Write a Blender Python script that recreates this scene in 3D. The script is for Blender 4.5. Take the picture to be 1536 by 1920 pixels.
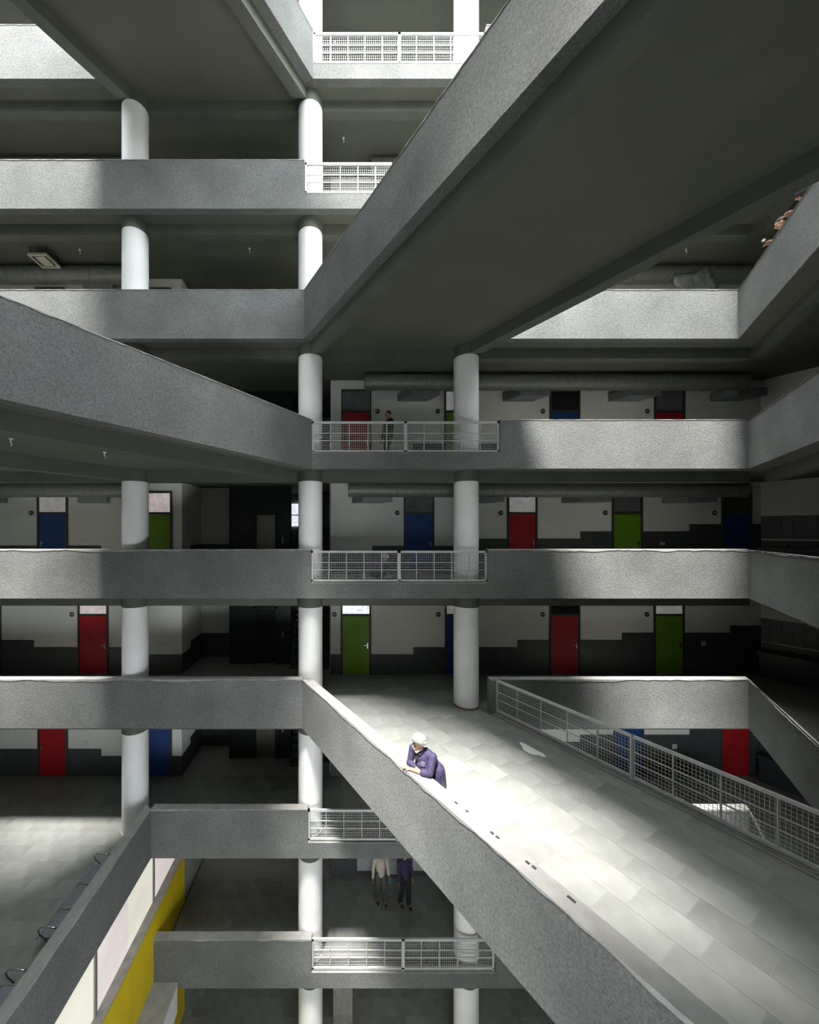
import bpy, bmesh, math, random
from mathutils import Vector, Matrix
random.seed(7)
for o in list(bpy.data.objects): bpy.data.objects.remove(o)
scn = bpy.context.scene
C = scn.collection

# ------------------------------------------------------------------ camera, sky, sun, exposure
W_PX, H_PX, F_PX, CX, CY = 1536, 1920, 700.0, 640.0, 996.0
CAMZ = 5.07
cam_d = bpy.data.cameras.new('camera')
cam = bpy.data.objects.new('camera', cam_d); C.objects.link(cam)
cam.location = (0, 0, CAMZ); cam.rotation_euler = (math.pi/2, 0, 0)
cam_d.sensor_fit = 'VERTICAL'; cam_d.sensor_height = 36.0; cam_d.sensor_width = 28.8
cam_d.lens = F_PX/H_PX*36.0
cam_d.shift_x = (W_PX/2-CX)/H_PX
cam_d.shift_y = (CY-H_PX/2)/H_PX
cam_d.clip_start = 0.05; cam_d.clip_end = 200
scn.camera = cam

world = bpy.data.worlds.new('sky'); scn.world = world; world.use_nodes = True
bg = world.node_tree.nodes['Background']
bg.inputs['Color'].default_value = (0.90, 0.97, 1.0, 1); bg.inputs['Strength'].default_value = 6.5

SUN_DIR = Vector((0.15, 0.30, -1.0))
sl = bpy.data.lights.new('sun', 'SUN'); sl.energy = 15.0; sl.angle = math.radians(10.0); sl.color = (1.0, 0.965, 0.92)
sun = bpy.data.objects.new('sun', sl); C.objects.link(sun); sun.location = (-3, -12, 30)
sun.rotation_euler = SUN_DIR.to_track_quat('-Z', 'Y').to_euler()

vs = scn.view_settings
vs.view_transform = 'Standard'; vs.look = 'None'; vs.gamma = 1.0; vs.use_curve_mapping = False
vs.exposure = 0.6

# ------------------------------------------------------------------ materials
def lin(c):
    def f(v):
        v /= 255.0
        return v/12.92 if v <= 0.04045 else ((v+0.055)/1.055)**2.4
    return (f(c[0]), f(c[1]), f(c[2]), 1.0)

def mat(name, col, rough=0.7, metal=0.0, var=0.0, vscale=3.0, bump=0.0, bscale=60.0, spec=0.4, bdist=0.01, speck=0.0, rnd=0.0, emit=0.0, trans=0.0, stretch=None, bdet=3, brough=0.6):
    m = bpy.data.materials.new(name); m.use_nodes = True
    nt = m.node_tree; N = nt.nodes; L = nt.links
    b = N['Principled BSDF']
    b.inputs['Roughness'].default_value = rough; b.inputs['Metallic'].default_value = metal
    b.inputs['Specular IOR Level'].default_value = spec
    rgb = N.new('ShaderNodeRGB'); rgb.outputs[0].default_value = col
    out = rgb.outputs[0]
    tc = N.new('ShaderNodeTexCoord'); src = tc.outputs['Object']
    if stretch:
        mp = N.new('ShaderNodeMapping'); mp.inputs['Scale'].default_value = stretch
        L.new(src, mp.inputs['Vector']); src = mp.outputs[0]
    def mul(out, fac_out, lo, hi):
        mr = N.new('ShaderNodeMapRange'); mr.inputs['From Min'].default_value = 0.3; mr.inputs['From Max'].default_value = 0.7
        mr.inputs['To Min'].default_value = lo; mr.inputs['To Max'].default_value = hi
        L.new(fac_out, mr.inputs['Value'])
        mx = N.new('ShaderNodeMix'); mx.data_type = 'RGBA'; mx.blend_type = 'MULTIPLY'; mx.inputs['Factor'].default_value = 1
        L.new(out, mx.inputs['A']); cb = N.new('ShaderNodeCombineColor')
        for i in range(3): L.new(mr.outputs[0], cb.inputs[i])
        L.new(cb.outputs[0], mx.inputs['B'])
        return mx.outputs['Result']
    if var:
        n = N.new('ShaderNodeTexNoise'); n.inputs['Scale'].default_value = vscale; n.inputs['Detail'].default_value = 5
        L.new(src, n.inputs['Vector']); out = mul(out, n.outputs['Fac'], 1-var, 1+var)
    nb = None
    if bump or speck:
        nb = N.new('ShaderNodeTexNoise'); nb.inputs['Scale'].default_value = bscale; nb.inputs['Detail'].default_value = bdet; nb.inputs['Roughness'].default_value = brough
        L.new(src, nb.inputs['Vector'])
    if speck: out = mul(out, nb.outputs['Fac'], 1-speck, 1+speck)
    if rnd:
        oi = N.new('ShaderNodeObjectInfo')
        mr = N.new('ShaderNodeMapRange'); mr.inputs['To Min'].default_value = 1-rnd; mr.inputs['To Max'].default_value = 1+rnd
        L.new(oi.outputs['Random'], mr.inputs['Value'])
        hs = N.new('ShaderNodeHueSaturation'); L.new(out, hs.inputs['Color']); L.new(mr.outputs[0], hs.inputs['Value'])
        m2 = N.new('ShaderNodeMath'); m2.operation = 'MULTIPLY_ADD'; m2.inputs[1].default_value = 7.31; m2.inputs[2].default_value = 0
        L.new(oi.outputs['Random'], m2.inputs[0]); fr = N.new('ShaderNodeMath'); fr.operation = 'FRACT'; L.new(m2.outputs[0], fr.inputs[0])
        mh = N.new('ShaderNodeMapRange'); mh.inputs['To Min'].default_value = 0.47; mh.inputs['To Max'].default_value = 0.53
        L.new(fr.outputs[0], mh.inputs['Value']); L.new(mh.outputs[0], hs.inputs['Hue'])
        out = hs.outputs['Color']
    L.new(out, b.inputs['Base Color'])
    if bump:
        bp = N.new('ShaderNodeBump'); bp.inputs['Strength'].default_value = bump; bp.inputs['Distance'].default_value = bdist
        L.new(nb.outputs['Fac'], bp.inputs['Height']); L.new(bp.outputs[0], b.inputs['Normal'])
    if emit:
        L.new(out, b.inputs['Emission Color']); b.inputs['Emission Strength'].default_value = emit
    if trans:
        b.inputs['Transmission Weight'].default_value = trans
    return m

def tile_mat(name, col, grout, w, h, rough=0.35, mortar=0.012, offset=0.0, axis='xz'):
    m = bpy.data.materials.new(name); m.use_nodes = True
    nt = m.node_tree; N = nt.nodes; L = nt.links; b = N['Principled BSDF']
    b.inputs['Roughness'].default_value = rough
    tc = N.new('ShaderNodeTexCoord'); sp = N.new('ShaderNodeSeparateXYZ'); L.new(tc.outputs['Object'], sp.inputs[0])
    cb = N.new('ShaderNodeCombineXYZ')
    if axis == 'xz':
        ad = N.new('ShaderNodeMath'); ad.operation = 'ADD'; L.new(sp.outputs['X'], ad.inputs[0]); L.new(sp.outputs['Y'], ad.inputs[1])
        L.new(ad.outputs[0], cb.inputs['X']); L.new(sp.outputs['Z'], cb.inputs['Y'])
    else:
        L.new(sp.outputs['X'], cb.inputs['X']); L.new(sp.outputs['Y'], cb.inputs['Y'])
    br = N.new('ShaderNodeTexBrick'); br.offset = offset
    br.inputs['Color1'].default_value = col; br.inputs['Color2'].default_value = tuple(c*0.8 for c in col[:3])+(1,)
    br.inputs['Mortar'].default_value = grout; br.inputs['Scale'].default_value = 1.0
    br.inputs['Mortar Size'].default_value = mortar*0.5; br.inputs['Brick Width'].default_value = w; br.inputs['Row Height'].default_value = h
    L.new(cb.outputs[0], br.inputs['Vector']); L.new(br.outputs['Color'], b.inputs['Base Color'])
    bp = N.new('ShaderNodeBump'); bp.inputs['Strength'].default_value = 0.4; bp.inputs['Distance'].default_value = 0.004; bp.invert = True
    L.new(br.outputs['Fac'], bp.inputs['Height']); L.new(bp.outputs[0], b.inputs['Normal'])
    return m

M = {}
M['rough'] = mat('roughcast_plaster', (0.195, 0.201, 0.194, 1), 0.9, var=0.16, vscale=0.9, bump=1.0, bscale=30, bdist=0.03, speck=0.45, bdet=7, brough=0.78, spec=0.2)
M['coping'] = mat('coping_plaster', (0.32, 0.313, 0.298, 1), 0.8, var=0.14, vscale=4, bump=0.4, bscale=26, bdist=0.012)
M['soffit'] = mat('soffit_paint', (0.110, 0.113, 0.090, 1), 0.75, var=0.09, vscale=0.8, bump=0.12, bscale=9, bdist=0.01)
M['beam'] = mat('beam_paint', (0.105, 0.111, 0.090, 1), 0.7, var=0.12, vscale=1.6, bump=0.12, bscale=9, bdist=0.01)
M['white'] = mat('column_white', (0.88, 0.87, 0.86, 1), 0.55, var=0.05, vscale=1.5, bump=0.08, bscale=7, bdist=0.01)
M['wall'] = mat('corridor_wall_white', (0.80, 0.79, 0.74, 1), 0.7, var=0.05, vscale=0.7)
M['concrete'] = mat('plain_concrete', (0.32, 0.325, 0.31, 1), 0.85, var=0.15, vscale=1.2, bump=0.2, bscale=20)
M['stone'] = mat('kota_stone', (0.235, 0.243, 0.226, 1), 0.48, var=0.16, vscale=2.2, bump=0.10, bscale=8, rnd=0.13, bdist=0.008, stretch=(1, 1, 1))
M['grout'] = mat('grout', (0.31, 0.303, 0.28, 1), 0.9)
M['stonefar'] = tile_mat('stone_floor_far', (0.27, 0.285, 0.26, 1), (0.36, 0.35, 0.33, 1), 0.75, 0.5, 0.4, 0.012, 0.5, 'xy')
M['dado'] = tile_mat('dado_tile', (0.085, 0.092, 0.095, 1), (0.03, 0.03, 0.03, 1), 0.1, 0.1, 0.35, 0.012)
M['frame'] = mat('door_frame_grey', (0.05, 0.055, 0.05, 1), 0.5)
M['red'] = mat('door_red', (0.42, 0.012, 0.018, 1), 0.45, var=0.1)
M['green'] = mat('door_green', (0.15, 0.32, 0.012, 1), 0.45, var=0.1)
M['blue'] = mat('door_blue', (0.012, 0.055, 0.21, 1), 0.45, var=0.1)
M['metal'] = mat('railing_grey_paint', (0.50, 0.51, 0.50, 1), 0.45, var=0.08, vscale=5)
M['chrome'] = mat('chrome', (0.62, 0.64, 0.66, 1), 0.18, metal=1.0)
M['seat'] = mat('seat_grey', (0.28, 0.28, 0.31, 1), 0.4, metal=0.4)
M['yellow'] = mat('yellow_paint', (0.84, 0.61, 0.010, 1), 0.55, var=0.12, vscale=1.2, stretch=(1, 1, 0.3))
M['ledge'] = mat('ledge_stone', (0.30, 0.285, 0.26, 1), 0.8, var=0.2, vscale=6)
M['black'] = mat('black_granite', (0.018, 0.022, 0.024, 1), 0.3, var=0.3, vscale=3)
M['lift'] = mat('lift_steel', (0.30, 0.28, 0.24, 1), 0.4, metal=0.6)
M['dark'] = mat('dark_void', (0.008, 0.008, 0.009, 1), 0.6)
M['duct'] = mat('galvanised_duct', (0.20, 0.205, 0.18, 1), 0.5, metal=0.35, var=0.15, vscale=4, bump=0.3, bscale=14, stretch=(3, 1, 1))
M['branch'] = mat('duct_branch_metal', (0.24, 0.26, 0.26, 1), 0.45, metal=0.4, var=0.1)
M['disc'] = mat('plaque_black', (0.012, 0.012, 0.012, 1), 0.4)
M['number'] = mat('plaque_number_white', (0.75, 0.75, 0.72, 1), 0.5)
M['plate'] = mat('switch_plate', (0.58, 0.57, 0.52, 1), 0.5)
M['p_grey'] = mat('pane_grey', (0.15, 0.155, 0.165, 1), 0.25, var=0.2)
M['p_dark'] = mat('pane_dark', (0.02, 0.022, 0.022, 1), 0.15, var=0.3)
M['p_white'] = mat('pane_papered', (0.62, 0.60, 0.60, 1), 0.5, var=0.15, vscale=6, emit=0.12)
M['p_pink'] = mat('pane_pinkish', (0.70, 0.60, 0.60, 1), 0.5, var=0.15, vscale=6, emit=0.30)
M['p_bright'] = mat('pane_daylit', (0.75, 0.80, 0.88, 1), 0.3, var=0.3, vscale=9, emit=0.7)
M['g_cream'] = mat('clerestory_cream', (0.80, 0.77, 0.66, 1), 0.25, var=0.08, vscale=0.8, emit=0.42)
M['g_pink'] = mat('clerestory_pink', (0.76, 0.68, 0.66, 1), 0.25, var=0.08, vscale=0.8, emit=0.42)
M['mullion'] = mat('mullion_aluminium', (0.34, 0.33, 0.30, 1), 0.4, metal=0.5)
M['glassdoor'] = mat('frosted_glass', (0.36, 0.39, 0.38, 1), 0.3, var=0.12, vscale=5)
M['skin'] = mat('skin', (0.36, 0.205, 0.135, 1), 0.6, var=0.1, vscale=20)
M['turban'] = mat('turban_cloth', (0.46, 0.435, 0.405, 1), 0.85, var=0.10, vscale=25, bump=0.6, bscale=30, bdist=0.01)
M['purple'] = mat('purple_shirt', (0.036, 0.029, 0.072, 1), 0.8, var=0.18, vscale=14, bump=0.35, bscale=22, bdist=0.02)
M['inner'] = mat('dark_undershirt', (0.012, 0.012, 0.018, 1), 0.8)
M['beard'] = mat('white_beard', (0.55, 0.53, 0.48, 1), 0.9, bump=0.5, bscale=120, bdist=0.004)
M['blackcl'] = mat('black_cloth', (0.014, 0.014, 0.018, 1), 0.85)
M['navycl'] = mat('navy_cloth', (0.018, 0.02, 0.035, 1), 0.85)
M['greycl'] = mat('grey_trousers', (0.075, 0.075, 0.072, 1), 0.85, var=0.15, vscale=15)
M['beige'] = mat('beige_shirt', (0.50, 0.43, 0.37, 1), 0.8, var=0.1, vscale=12)
M['hair'] = mat('dark_hair', (0.012, 0.010, 0.009, 1), 0.7)
M['eye'] = mat('eye_dark', (0.01, 0.008, 0.007, 1), 0.3)
M['badge'] = mat('badge_print', (0.10, 0.105, 0.15, 1), 0.6)
M['teal'] = mat('phone_teal', (0.02, 0.12, 0.18, 1), 0.3)
M['plastic'] = mat('plastic_sheet', (0.30, 0.31, 0.30, 1), 0.2, spec=0.7, var=0.3, vscale=6)
M['brownring'] = mat('skirting_brown', (0.25, 0.16, 0.13, 1), 0.8)
M['lightw'] = mat('lamp_diffuser', (0.55, 0.53, 0.42, 1), 0.5)
M['basin'] = mat('basin_granite', (0.03, 0.033, 0.036, 1), 0.3)
M['step'] = mat('stair_stone', (0.06, 0.065, 0.07, 1), 0.4)

# ------------------------------------------------------------------ mesh helpers
class MB:
    def __init__(s): s.v = []; s.f = []
    def raw(s, vs_, fs_):
        o = len(s.v); s.v += [tuple(p) for p in vs_]; s.f += [tuple(i+o for i in f) for f in fs_]; return s
    def box(s, x0, x1, y0, y1, z0, z1):
        return s.prism([(x0, y0), (x1, y0), (x1, y1), (x0, y1)], z0, z1)
    def prism(s, poly, z0, z1):
        a = sum(poly[i][0]*poly[(i+1) % len(poly)][1]-poly[(i+1) % len(poly)][0]*poly[i][1] for i in range(len(poly)))
        if a < 0: poly = poly[::-1]
        n = len(poly)
        vs_ = [(p[0], p[1], z0) for p in poly]+[(p[0], p[1], z1) for p in poly]
        fs_ = [tuple(range(n-1, -1, -1)), tuple(range(n, 2*n))]+[(i, (i+1) % n, (i+1) % n+n, i+n) for i in range(n)]
        return s.raw(vs_, fs_)
    def bar(s, a, b, w, h=None, up=(0, 0, 1)):
        a = Vector(a); b = Vector(b); d = (b-a).normalized(); h = h or w
        upv = Vector(up)
        if abs(d.dot(upv)) > 0.95: upv = Vector((0, 1, 0))
        x = d.cross(upv).normalized(); y = x.cross(d).normalized()
        vs_ = []
        for p in (a, b):
            for sx, sy in ((-1, -1), (1, -1), (1, 1), (-1, 1)): vs_.append(p+x*sx*w/2+y*sy*h/2)
        return s.raw(vs_, [(3, 2, 1, 0), (4, 5, 6, 7), (0, 1, 5, 4), (1, 2, 6, 5), (2, 3, 7, 6), (3, 0, 4, 7)])
    def tube(s, pts, r, n=10):
        pts = [Vector(p) for p in pts]; rings = []
        rr = r if isinstance(r, (list, tuple)) else [r]*len(pts)
        for i, p in enumerate(pts):
            d = (pts[min(i+1, len(pts)-1)]-pts[max(i-1, 0)]).normalized()
            u = Vector((0, 0, 1)) if abs(d.z) < 0.9 else Vector((0, 1, 0))
            x = d.cross(u).normalized(); y = x.cross(d)
            rings.append([p+(x*math.cos(2*math.pi*k/n)+y*math.sin(2*math.pi*k/n))*rr[i] for k in range(n)])
        vs_ = [q for r_ in rings for q in r_]; fs_ = []
        for i in range(len(pts)-1):
            for k in range(n):
                fs_.append((i*n+k, i*n+(k+1) % n, (i+1)*n+(k+1) % n, (i+1)*n+k))
        fs_.append(tuple(range(n-1, -1, -1))); fs_.append(tuple(range((len(pts)-1)*n, len(pts)*n)))
        return s.raw(vs_, fs_)
    def lathe(s, cx, cy, prof, n=32):
        vs_ = []; fs_ = []
        for r, z in prof:
            for k in range(n): vs_.append((cx+r*math.cos(2*math.pi*k/n), cy+r*math.sin(2*math.pi*k/n), z))
        for i in range(len(prof)-1):
            for k in range(n): fs_.append((i*n+k, i*n+(k+1) % n, (i+1)*n+(k+1) % n, (i+1)*n+k))
        fs_.append(tuple(range(n-1, -1, -1))); fs_.append(tuple(range((len(prof)-1)*n, len(prof)*n)))
        return s.raw(vs_, fs_)
    def build(s, name, m, parent=None, smooth=False):
        me = bpy.data.meshes.new(name); me.from_pydata(s.v, [], s.f); me.validate()
        bm = bmesh.new(); bm.from_mesh(me); bmesh.ops.recalc_face_normals(bm, faces=bm.faces); bm.to_mesh(me); bm.free()
        me.materials.append(M[m] if isinstance(m, str) else m)
        if smooth:
            for p in me.polygons: p.use_smooth = True
            if smooth == 'auto':
                try: me.set_sharp_from_angle(angle=math.radians(40))
                except Exception: pass
        o = bpy.data.objects.new(name, me); C.objects.link(o)
        if parent: adopt(o, parent)
        return o

def adopt(o, parent):
    o.parent = parent
    o.matrix_parent_inverse = WORLD_OF[parent.name].inverted() if parent.name in WORLD_OF else Matrix.Identity(4)
WORLD_OF = {}
def tag(o, label=None, cat=None, group=None, kind=None):
    if label: o['label'] = label
    if cat: o['category'] = cat
    if group: o['group'] = group
    if kind: o['kind'] = kind
    return o
def thing(name, loc, label, cat, group=None, kind=None):
    o = bpy.data.objects.new(name, None); C.objects.link(o); o.location = loc; o.empty_display_size = 0.2
    WORLD_OF[o.name] = Matrix.Translation(loc)
    return tag(o, label, cat, group, kind)
def clip_poly(poly, planes):
    for (a, b, c) in planes:      # keep a*x+b*y<=c
        out = []
        for i in range(len(poly)):
            p, q = poly[i], poly[(i+1) % len(poly)]
            dp = a*p[0]+b*p[1]-c; dq = a*q[0]+b*q[1]-c
            if dp <= 0: out.append(p)
            if dp*dq < 0:
                t = dp/(dp-dq); out.append((p[0]+(q[0]-p[0])*t, p[1]+(q[1]-p[1])*t))
        poly = out
        if len(poly) < 3: return []
    return poly

# ------------------------------------------------------------------ the place: measures in metres, z = 0 is the floor of the man's bridge
FH = 3.6
def fz(k): return FH*(k-1)
YF = 10.345           # front face of the balconies
YB = 13.23            # corridor back wall
YC, RC = 10.90, 0.35  # column line
XL, XR = -14.0, 20.0
S1, S2 = 0.557, 0.671 # dX/dY of the two skew directions
PW, TW = 1.35, 0.20   # parapet strip height, thickness
PXW = {4: (11.02, 0.616)}
def wing(k): return PXW.get(k, (11.31, S2))
def wing_x(k, y): x, s = wing(k); return x-s*(YF-y)
XCOL = (-6.01, -0.90, 3.645)
def bx(px): return (px-640)/52.9      # x on the back wall
def fx(px): return (px-640)/67.67     # x on the balcony front

NAMES = {7: 'roof level', 6: 'topmost level', 5: 'second level from the top', 4: 'level of the large bridge seen from below',
         3: 'level with the walking person', 2: 'eye level', 1: 'level of the leaning man', 0: 'waiting hall level',
         -1: 'level of the yellow wall', -2: 'ground level'}

# ---- enclosing walls behind and beside the camera
for nm, b in (('wall_left', (XL-0.3, XL, -1.8, 17.8, -11.2, 21.6)), ('wall_right', (XR, XR+0.3, -1.8, 17.8, -11.2, 21.6)), ('wall_far', (XL, XR, 17.5, 17.8, -11.2, 21.6))):
    tag(MB().box(*b).build(nm, 'concrete'), 'plain grey outer wall of the atrium building, '+nm.replace('wall_', '')+' side', 'wall', kind='structure')

tag(MB().prism([(-7, YF), (-1.8, YF), (-1.6, 8), (0.3, 3.5), (1.7, 0.8), (1.2, 0.5), (-0.6, 2.2), (-2.5, 3.4), (-7, 6)], 21.2, 21.6).build('ceiling', 'concrete'), 'unseen concrete slab added to shade the middle of the atrium', 'roof', kind='structure')  # added out of view, outline shaped to keep sun off the upper middle balconies
tag(MB().prism([(XL, -1.5), (-4.0, -1.5), (-4.0, 3.2), (XL, 3.2)], 21.2, 21.6).build('ceiling', 'concrete'), 'unseen concrete slab added to shade the left corner of the atrium', 'roof', kind='structure')  # unseen slab, added to dim the sun on the hall floor and left bridge
wn = MB(); wn.box(XL, XR, -1.8, -1.5, -11.2, -4.2); wn.box(XL, XR, -1.8, -1.5, -0.8, 21.6); wn.box(XL, -2.8, -1.8, -1.5, -4.2, -0.8); wn.box(7.5, XR, -1.8, -1.5, -4.2, -0.8)  # gap in this wall is added so daylight reaches the lower balconies
tag(wn.build('wall_near', 'concrete'), 'plain grey wall behind the viewpoint with a low opening added to let daylight in', 'wall', kind='structure')
tag(MB().box(XL, XR, -1.5, -1.1, 21.3, 21.6).build('ceiling', 'concrete'), 'unseen concrete eave added above the viewpoint to cut the sun', 'roof', kind='structure')  # added sun blocker out of view, fades light on the near bridge deck
# ---- floor slabs with edge beams
slabs = {}
for k in range(-2, 8):
    z = fz(k); top = z-0.004 if k in (1, 0, -1, -2) else z
    mb = MB()
    if k == -2:
        mb.box(XL, XR, -1.5, 17.5, z-0.4, z-0.004)
    elif 0 <= k <= 5:
        wx, ws = wing(k); y0 = -0.5
        poly = [(XL, YF+0.0), (wx, YF), (wing_x(k, y0), y0), (XR, y0), (XR, 17.5), (XL, 17.5)]
        if k == 0:
            poly = [(XL, -1.5), (-5.275-0.005, -1.5), (-5.275-0.005, YF)] + poly[1:]
        mb.prism(poly, z-0.39, top)
    elif k == -1:
        mb.box(-5.15, XR, YF, 17.5, z-0.39, top)
    else:
        mb.box(XL, XR, YF, 17.5, z-0.39, top)
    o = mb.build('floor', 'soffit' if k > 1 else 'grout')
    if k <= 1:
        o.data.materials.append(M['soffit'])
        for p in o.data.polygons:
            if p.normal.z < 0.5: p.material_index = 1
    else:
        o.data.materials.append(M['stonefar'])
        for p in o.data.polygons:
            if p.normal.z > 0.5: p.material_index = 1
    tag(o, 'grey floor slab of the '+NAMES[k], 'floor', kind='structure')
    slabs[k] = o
    if k > -2:
        x0 = XL if k >= 0 else -5.1
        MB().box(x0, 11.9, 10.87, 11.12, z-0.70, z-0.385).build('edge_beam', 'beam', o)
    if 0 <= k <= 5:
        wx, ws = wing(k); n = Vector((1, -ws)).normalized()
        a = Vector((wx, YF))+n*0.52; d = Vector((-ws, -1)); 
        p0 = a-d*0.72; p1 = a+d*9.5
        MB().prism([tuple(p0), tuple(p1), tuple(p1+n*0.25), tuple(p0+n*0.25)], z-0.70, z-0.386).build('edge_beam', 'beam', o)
# camera-side landing on the eye level
tag(MB().box(-4.0, 1.0, -1.5, 0.35, fz(2)-0.39, fz(2)).build('floor', 'concrete'), 'concrete landing under the viewpoint', 'floor', kind='structure')

# ---- stone tiles: each one its own object
_tile_mesh = {}
def tiles(parent, origin, u, planes, nu, nv, z, tl=0.75, tw=0.5, gap=0.006, cap=300):
    u = Vector(u).normalized(); v = Vector((-u.y, u.x)); cnt = 0
    key = (round(u.x, 4), round(u.y, 4), tl, tw)
    for j in range(nv[0], nv[1]):
        off = tl*0.5*(j % 2)+tl*0.11*((j*7) % 3)
        for i in range(nu[0], nu[1]):
            c = Vector(origin)+u*(i*tl+off)+v*(j*tw)
            q = [c+u*(gap/2)+v*(gap/2), c+u*(tl-gap/2)+v*(gap/2), c+u*(tl-gap/2)+v*(tw-gap/2), c+u*(gap/2)+v*(tw-gap/2)]
            poly = clip_poly([tuple(p) for p in q], planes)
            if not poly: continue
            ar = abs(sum(poly[a][0]*poly[(a+1) % len(poly)][1]-poly[(a+1) % len(poly)][0]*poly[a][1] for a in range(len(poly))))/2
            if ar < 0.01 or cnt >= cap: continue
            cnt += 1
            dz = random.uniform(-0.0012, 0.0012)
            full = abs(ar-(tl-gap)*(tw-gap)) < 1e-4
            if full:
                if key not in _tile_mesh:
                    m0 = MB().prism([tuple(Vector(p)-c) for p in poly], -0.018, 0.0)
                    t = m0.build('tile', 'stone'); _tile_mesh[key] = t.data
                else:
                    t = bpy.data.objects.new('tile', _tile_mesh[key]); C.objects.link(t)
            else:
                t = MB().prism([tuple(Vector(p)-c) for p in poly], -0.018, 0.0).build('tile', 'stone')
            t.location = (c.x, c.y, z+dz)
            adopt(t, parent)
def rect(x0, x1, y0, y1): return [(-1, 0, -x0), (1, 0, x1), (0, -1, -y0), (0, 1, y1)]

# ---- parapets
def jag_coping(poly_o, poly_i, ztop, step=0.12, drop=(0.012, 0.07)):
    """thin trowelled cap along outer edge line poly_o, inner poly_i (each two points), with a ragged lip down the outer face"""
    a, b = Vector(poly_o[0]), Vector(poly_o[1]); c, d = Vector(poly_i[0]), Vector(poly_i[1])
    L_ = (b-a).length; n = max(2, int(L_/step))
    nrm = ((a-c)-((a-c).dot((b-a).normalized()))*(b-a).normalized()).normalized()
    mb = MB(); vs_ = []; val = 0.03
    for i in range(n+1):
        t = i/n
        p = a.lerp(b, t); q = c.lerp(d, t)
        val = min(drop[1], max(drop[0], val+random.uniform(-0.02, 0.02)))
        po = p+nrm*0.008
        vs_ += [(q.x, q.y, ztop-0.01), (q.x, q.y, ztop+0.008), (po.x, po.y, ztop+0.008-random.uniform(0, 0.006)), (po.x, po.y, ztop-val), (p.x-nrm.x*0.02, p.y-nrm.y*0.02, ztop-val)]
    fs_ = []
    for i in range(n):
        o = i*5
        for k in range(5):
            k2 = (k+1) % 5
            fs_.append((o+k, o+k2, o+5+k2, o+5+k))
    fs_.append((0, 1, 2, 3, 4)); fs_.append(tuple(n*5+j for j in (4, 3, 2, 1, 0)))
    mb.raw(vs_, fs_)
    return mb

def wall_strip(parent, o0, o1, i0, i1, z0, z1, name='parapet_panel', cope=True, drop=None):
    drop = drop or ((0.006, 0.016) if z1 > 7 else (0.010, 0.06))
    p = MB().prism([o0, o1, i1, i0], z0, z1).build(name, 'rough', parent)
    if cope: 
        c = jag_coping((o0, o1), (i0, i1), z1, drop=drop).build('coping', 'coping'); adopt(c, parent)
        c.parent = p; c.matrix_parent_inverse = Matrix.Identity(4)
        c.matrix_parent_inverse = (WORLD_OF[parent.name] @ WORLD_OF[parent.name].inverted()).inverted()
    return p

OPEN = {6: (fx(587), fx(912)), 5: (fx(571), fx(905)), 4: (fx(570.5), 4.25), 3: (fx(584), fx(938)), 2: (fx(583), fx(915)),
        1: (fx(567), fx(919)), 0: (fx(577), fx(915)), -1: (fx(584), fx(929))}
PLABEL = {6: 'rough plaster balcony parapet highest in view, behind the topmost bridge',
          5: 'rough plaster balcony parapet below the topmost bridge, sunlit at one end',
          4: 'rough plaster balcony parapet joining the large bridge seen from below',
          3: 'rough plaster balcony parapet around the railing with the walking person',
          2: 'rough plaster balcony parapet at eye level, below the bridge on the left',
          1: 'rough plaster balcony parapet joining the bridge where the turbaned man leans',
          0: 'rough plaster balcony parapet below the man, edging the hall with steel seats',
          -1: 'lowest rough plaster balcony parapet, meeting the yellow wall'}
for k in range(-1, 7):
    z = fz(k); z0, z1 = z-0.394, z+PW-0.39
    if k == 6: z1 += 0.14
    a, b = OPEN[k]
    t = thing('balcony_parapet', (0, YF, z), PLABEL[k], 'parapet')
    xl = {0: -5.275, -1: -5.26}.get(k, XL)
    wx, ws = wing(k); nvec = Vector((1, -ws)).normalized()*TW
    yi = YF+TW; lf = 0.0
    has_left = k in (3, 6); has_right = k in (1, 4)
    # left panel, broken where a bridge lands on the left bays
    if has_left:
        wall_strip(t, (xl, YF-0.004), (-6.74, YF-0.004), (xl, yi), (-6.74, yi), z0, z1)
    else:
        wall_strip(t, (xl, YF-0.004), (a, YF-0.004), (xl, yi), (a, yi), z0, z1)
    # sill under the opening
    if not has_right:
        sa = a if not has_left else a
        MB().box(sa, b, YF-0.004, yi, z0, z+0.03).build('sill', 'rough', t)
        MB().box(sa, b, YF-0.008, yi, z+0.03, z+0.045).build('sill_cap', 'coping', t)
    # right panel and wing panel
    xe = wx if 0 <= k <= 5 else XR-2
    if 0 <= k <= 5:
        ci = (wx+ (TW*(math.sqrt(1+ws*ws))-ws*TW)*1.0, yi)
        wall_strip(t, (b, YF-0.004), (wx-0.012, YF-0.004), (b, yi), ci, z0, z1)
        y1 = 0.2
        q = (wing_x(k, y1)-0.012, y1)
        wall_strip(t, (wx-0.012, YF-0.004), q, ci, (q[0]+nvec.x*1.2, q[1]+nvec.y*0.2), z0, z1)
    else:
        wall_strip(t, (b, YF-0.004), (xe, YF-0.004), (b, yi), (xe, yi), z0, z1)
    if k == 0:   # edge of the waiting hall running towards the viewer
        wall_strip(t, (-5.275, -1.45), (-5.275, YF-0.004), (-5.515, -1.45), (-5.515, YF+0.2), z0, z1)

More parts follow.
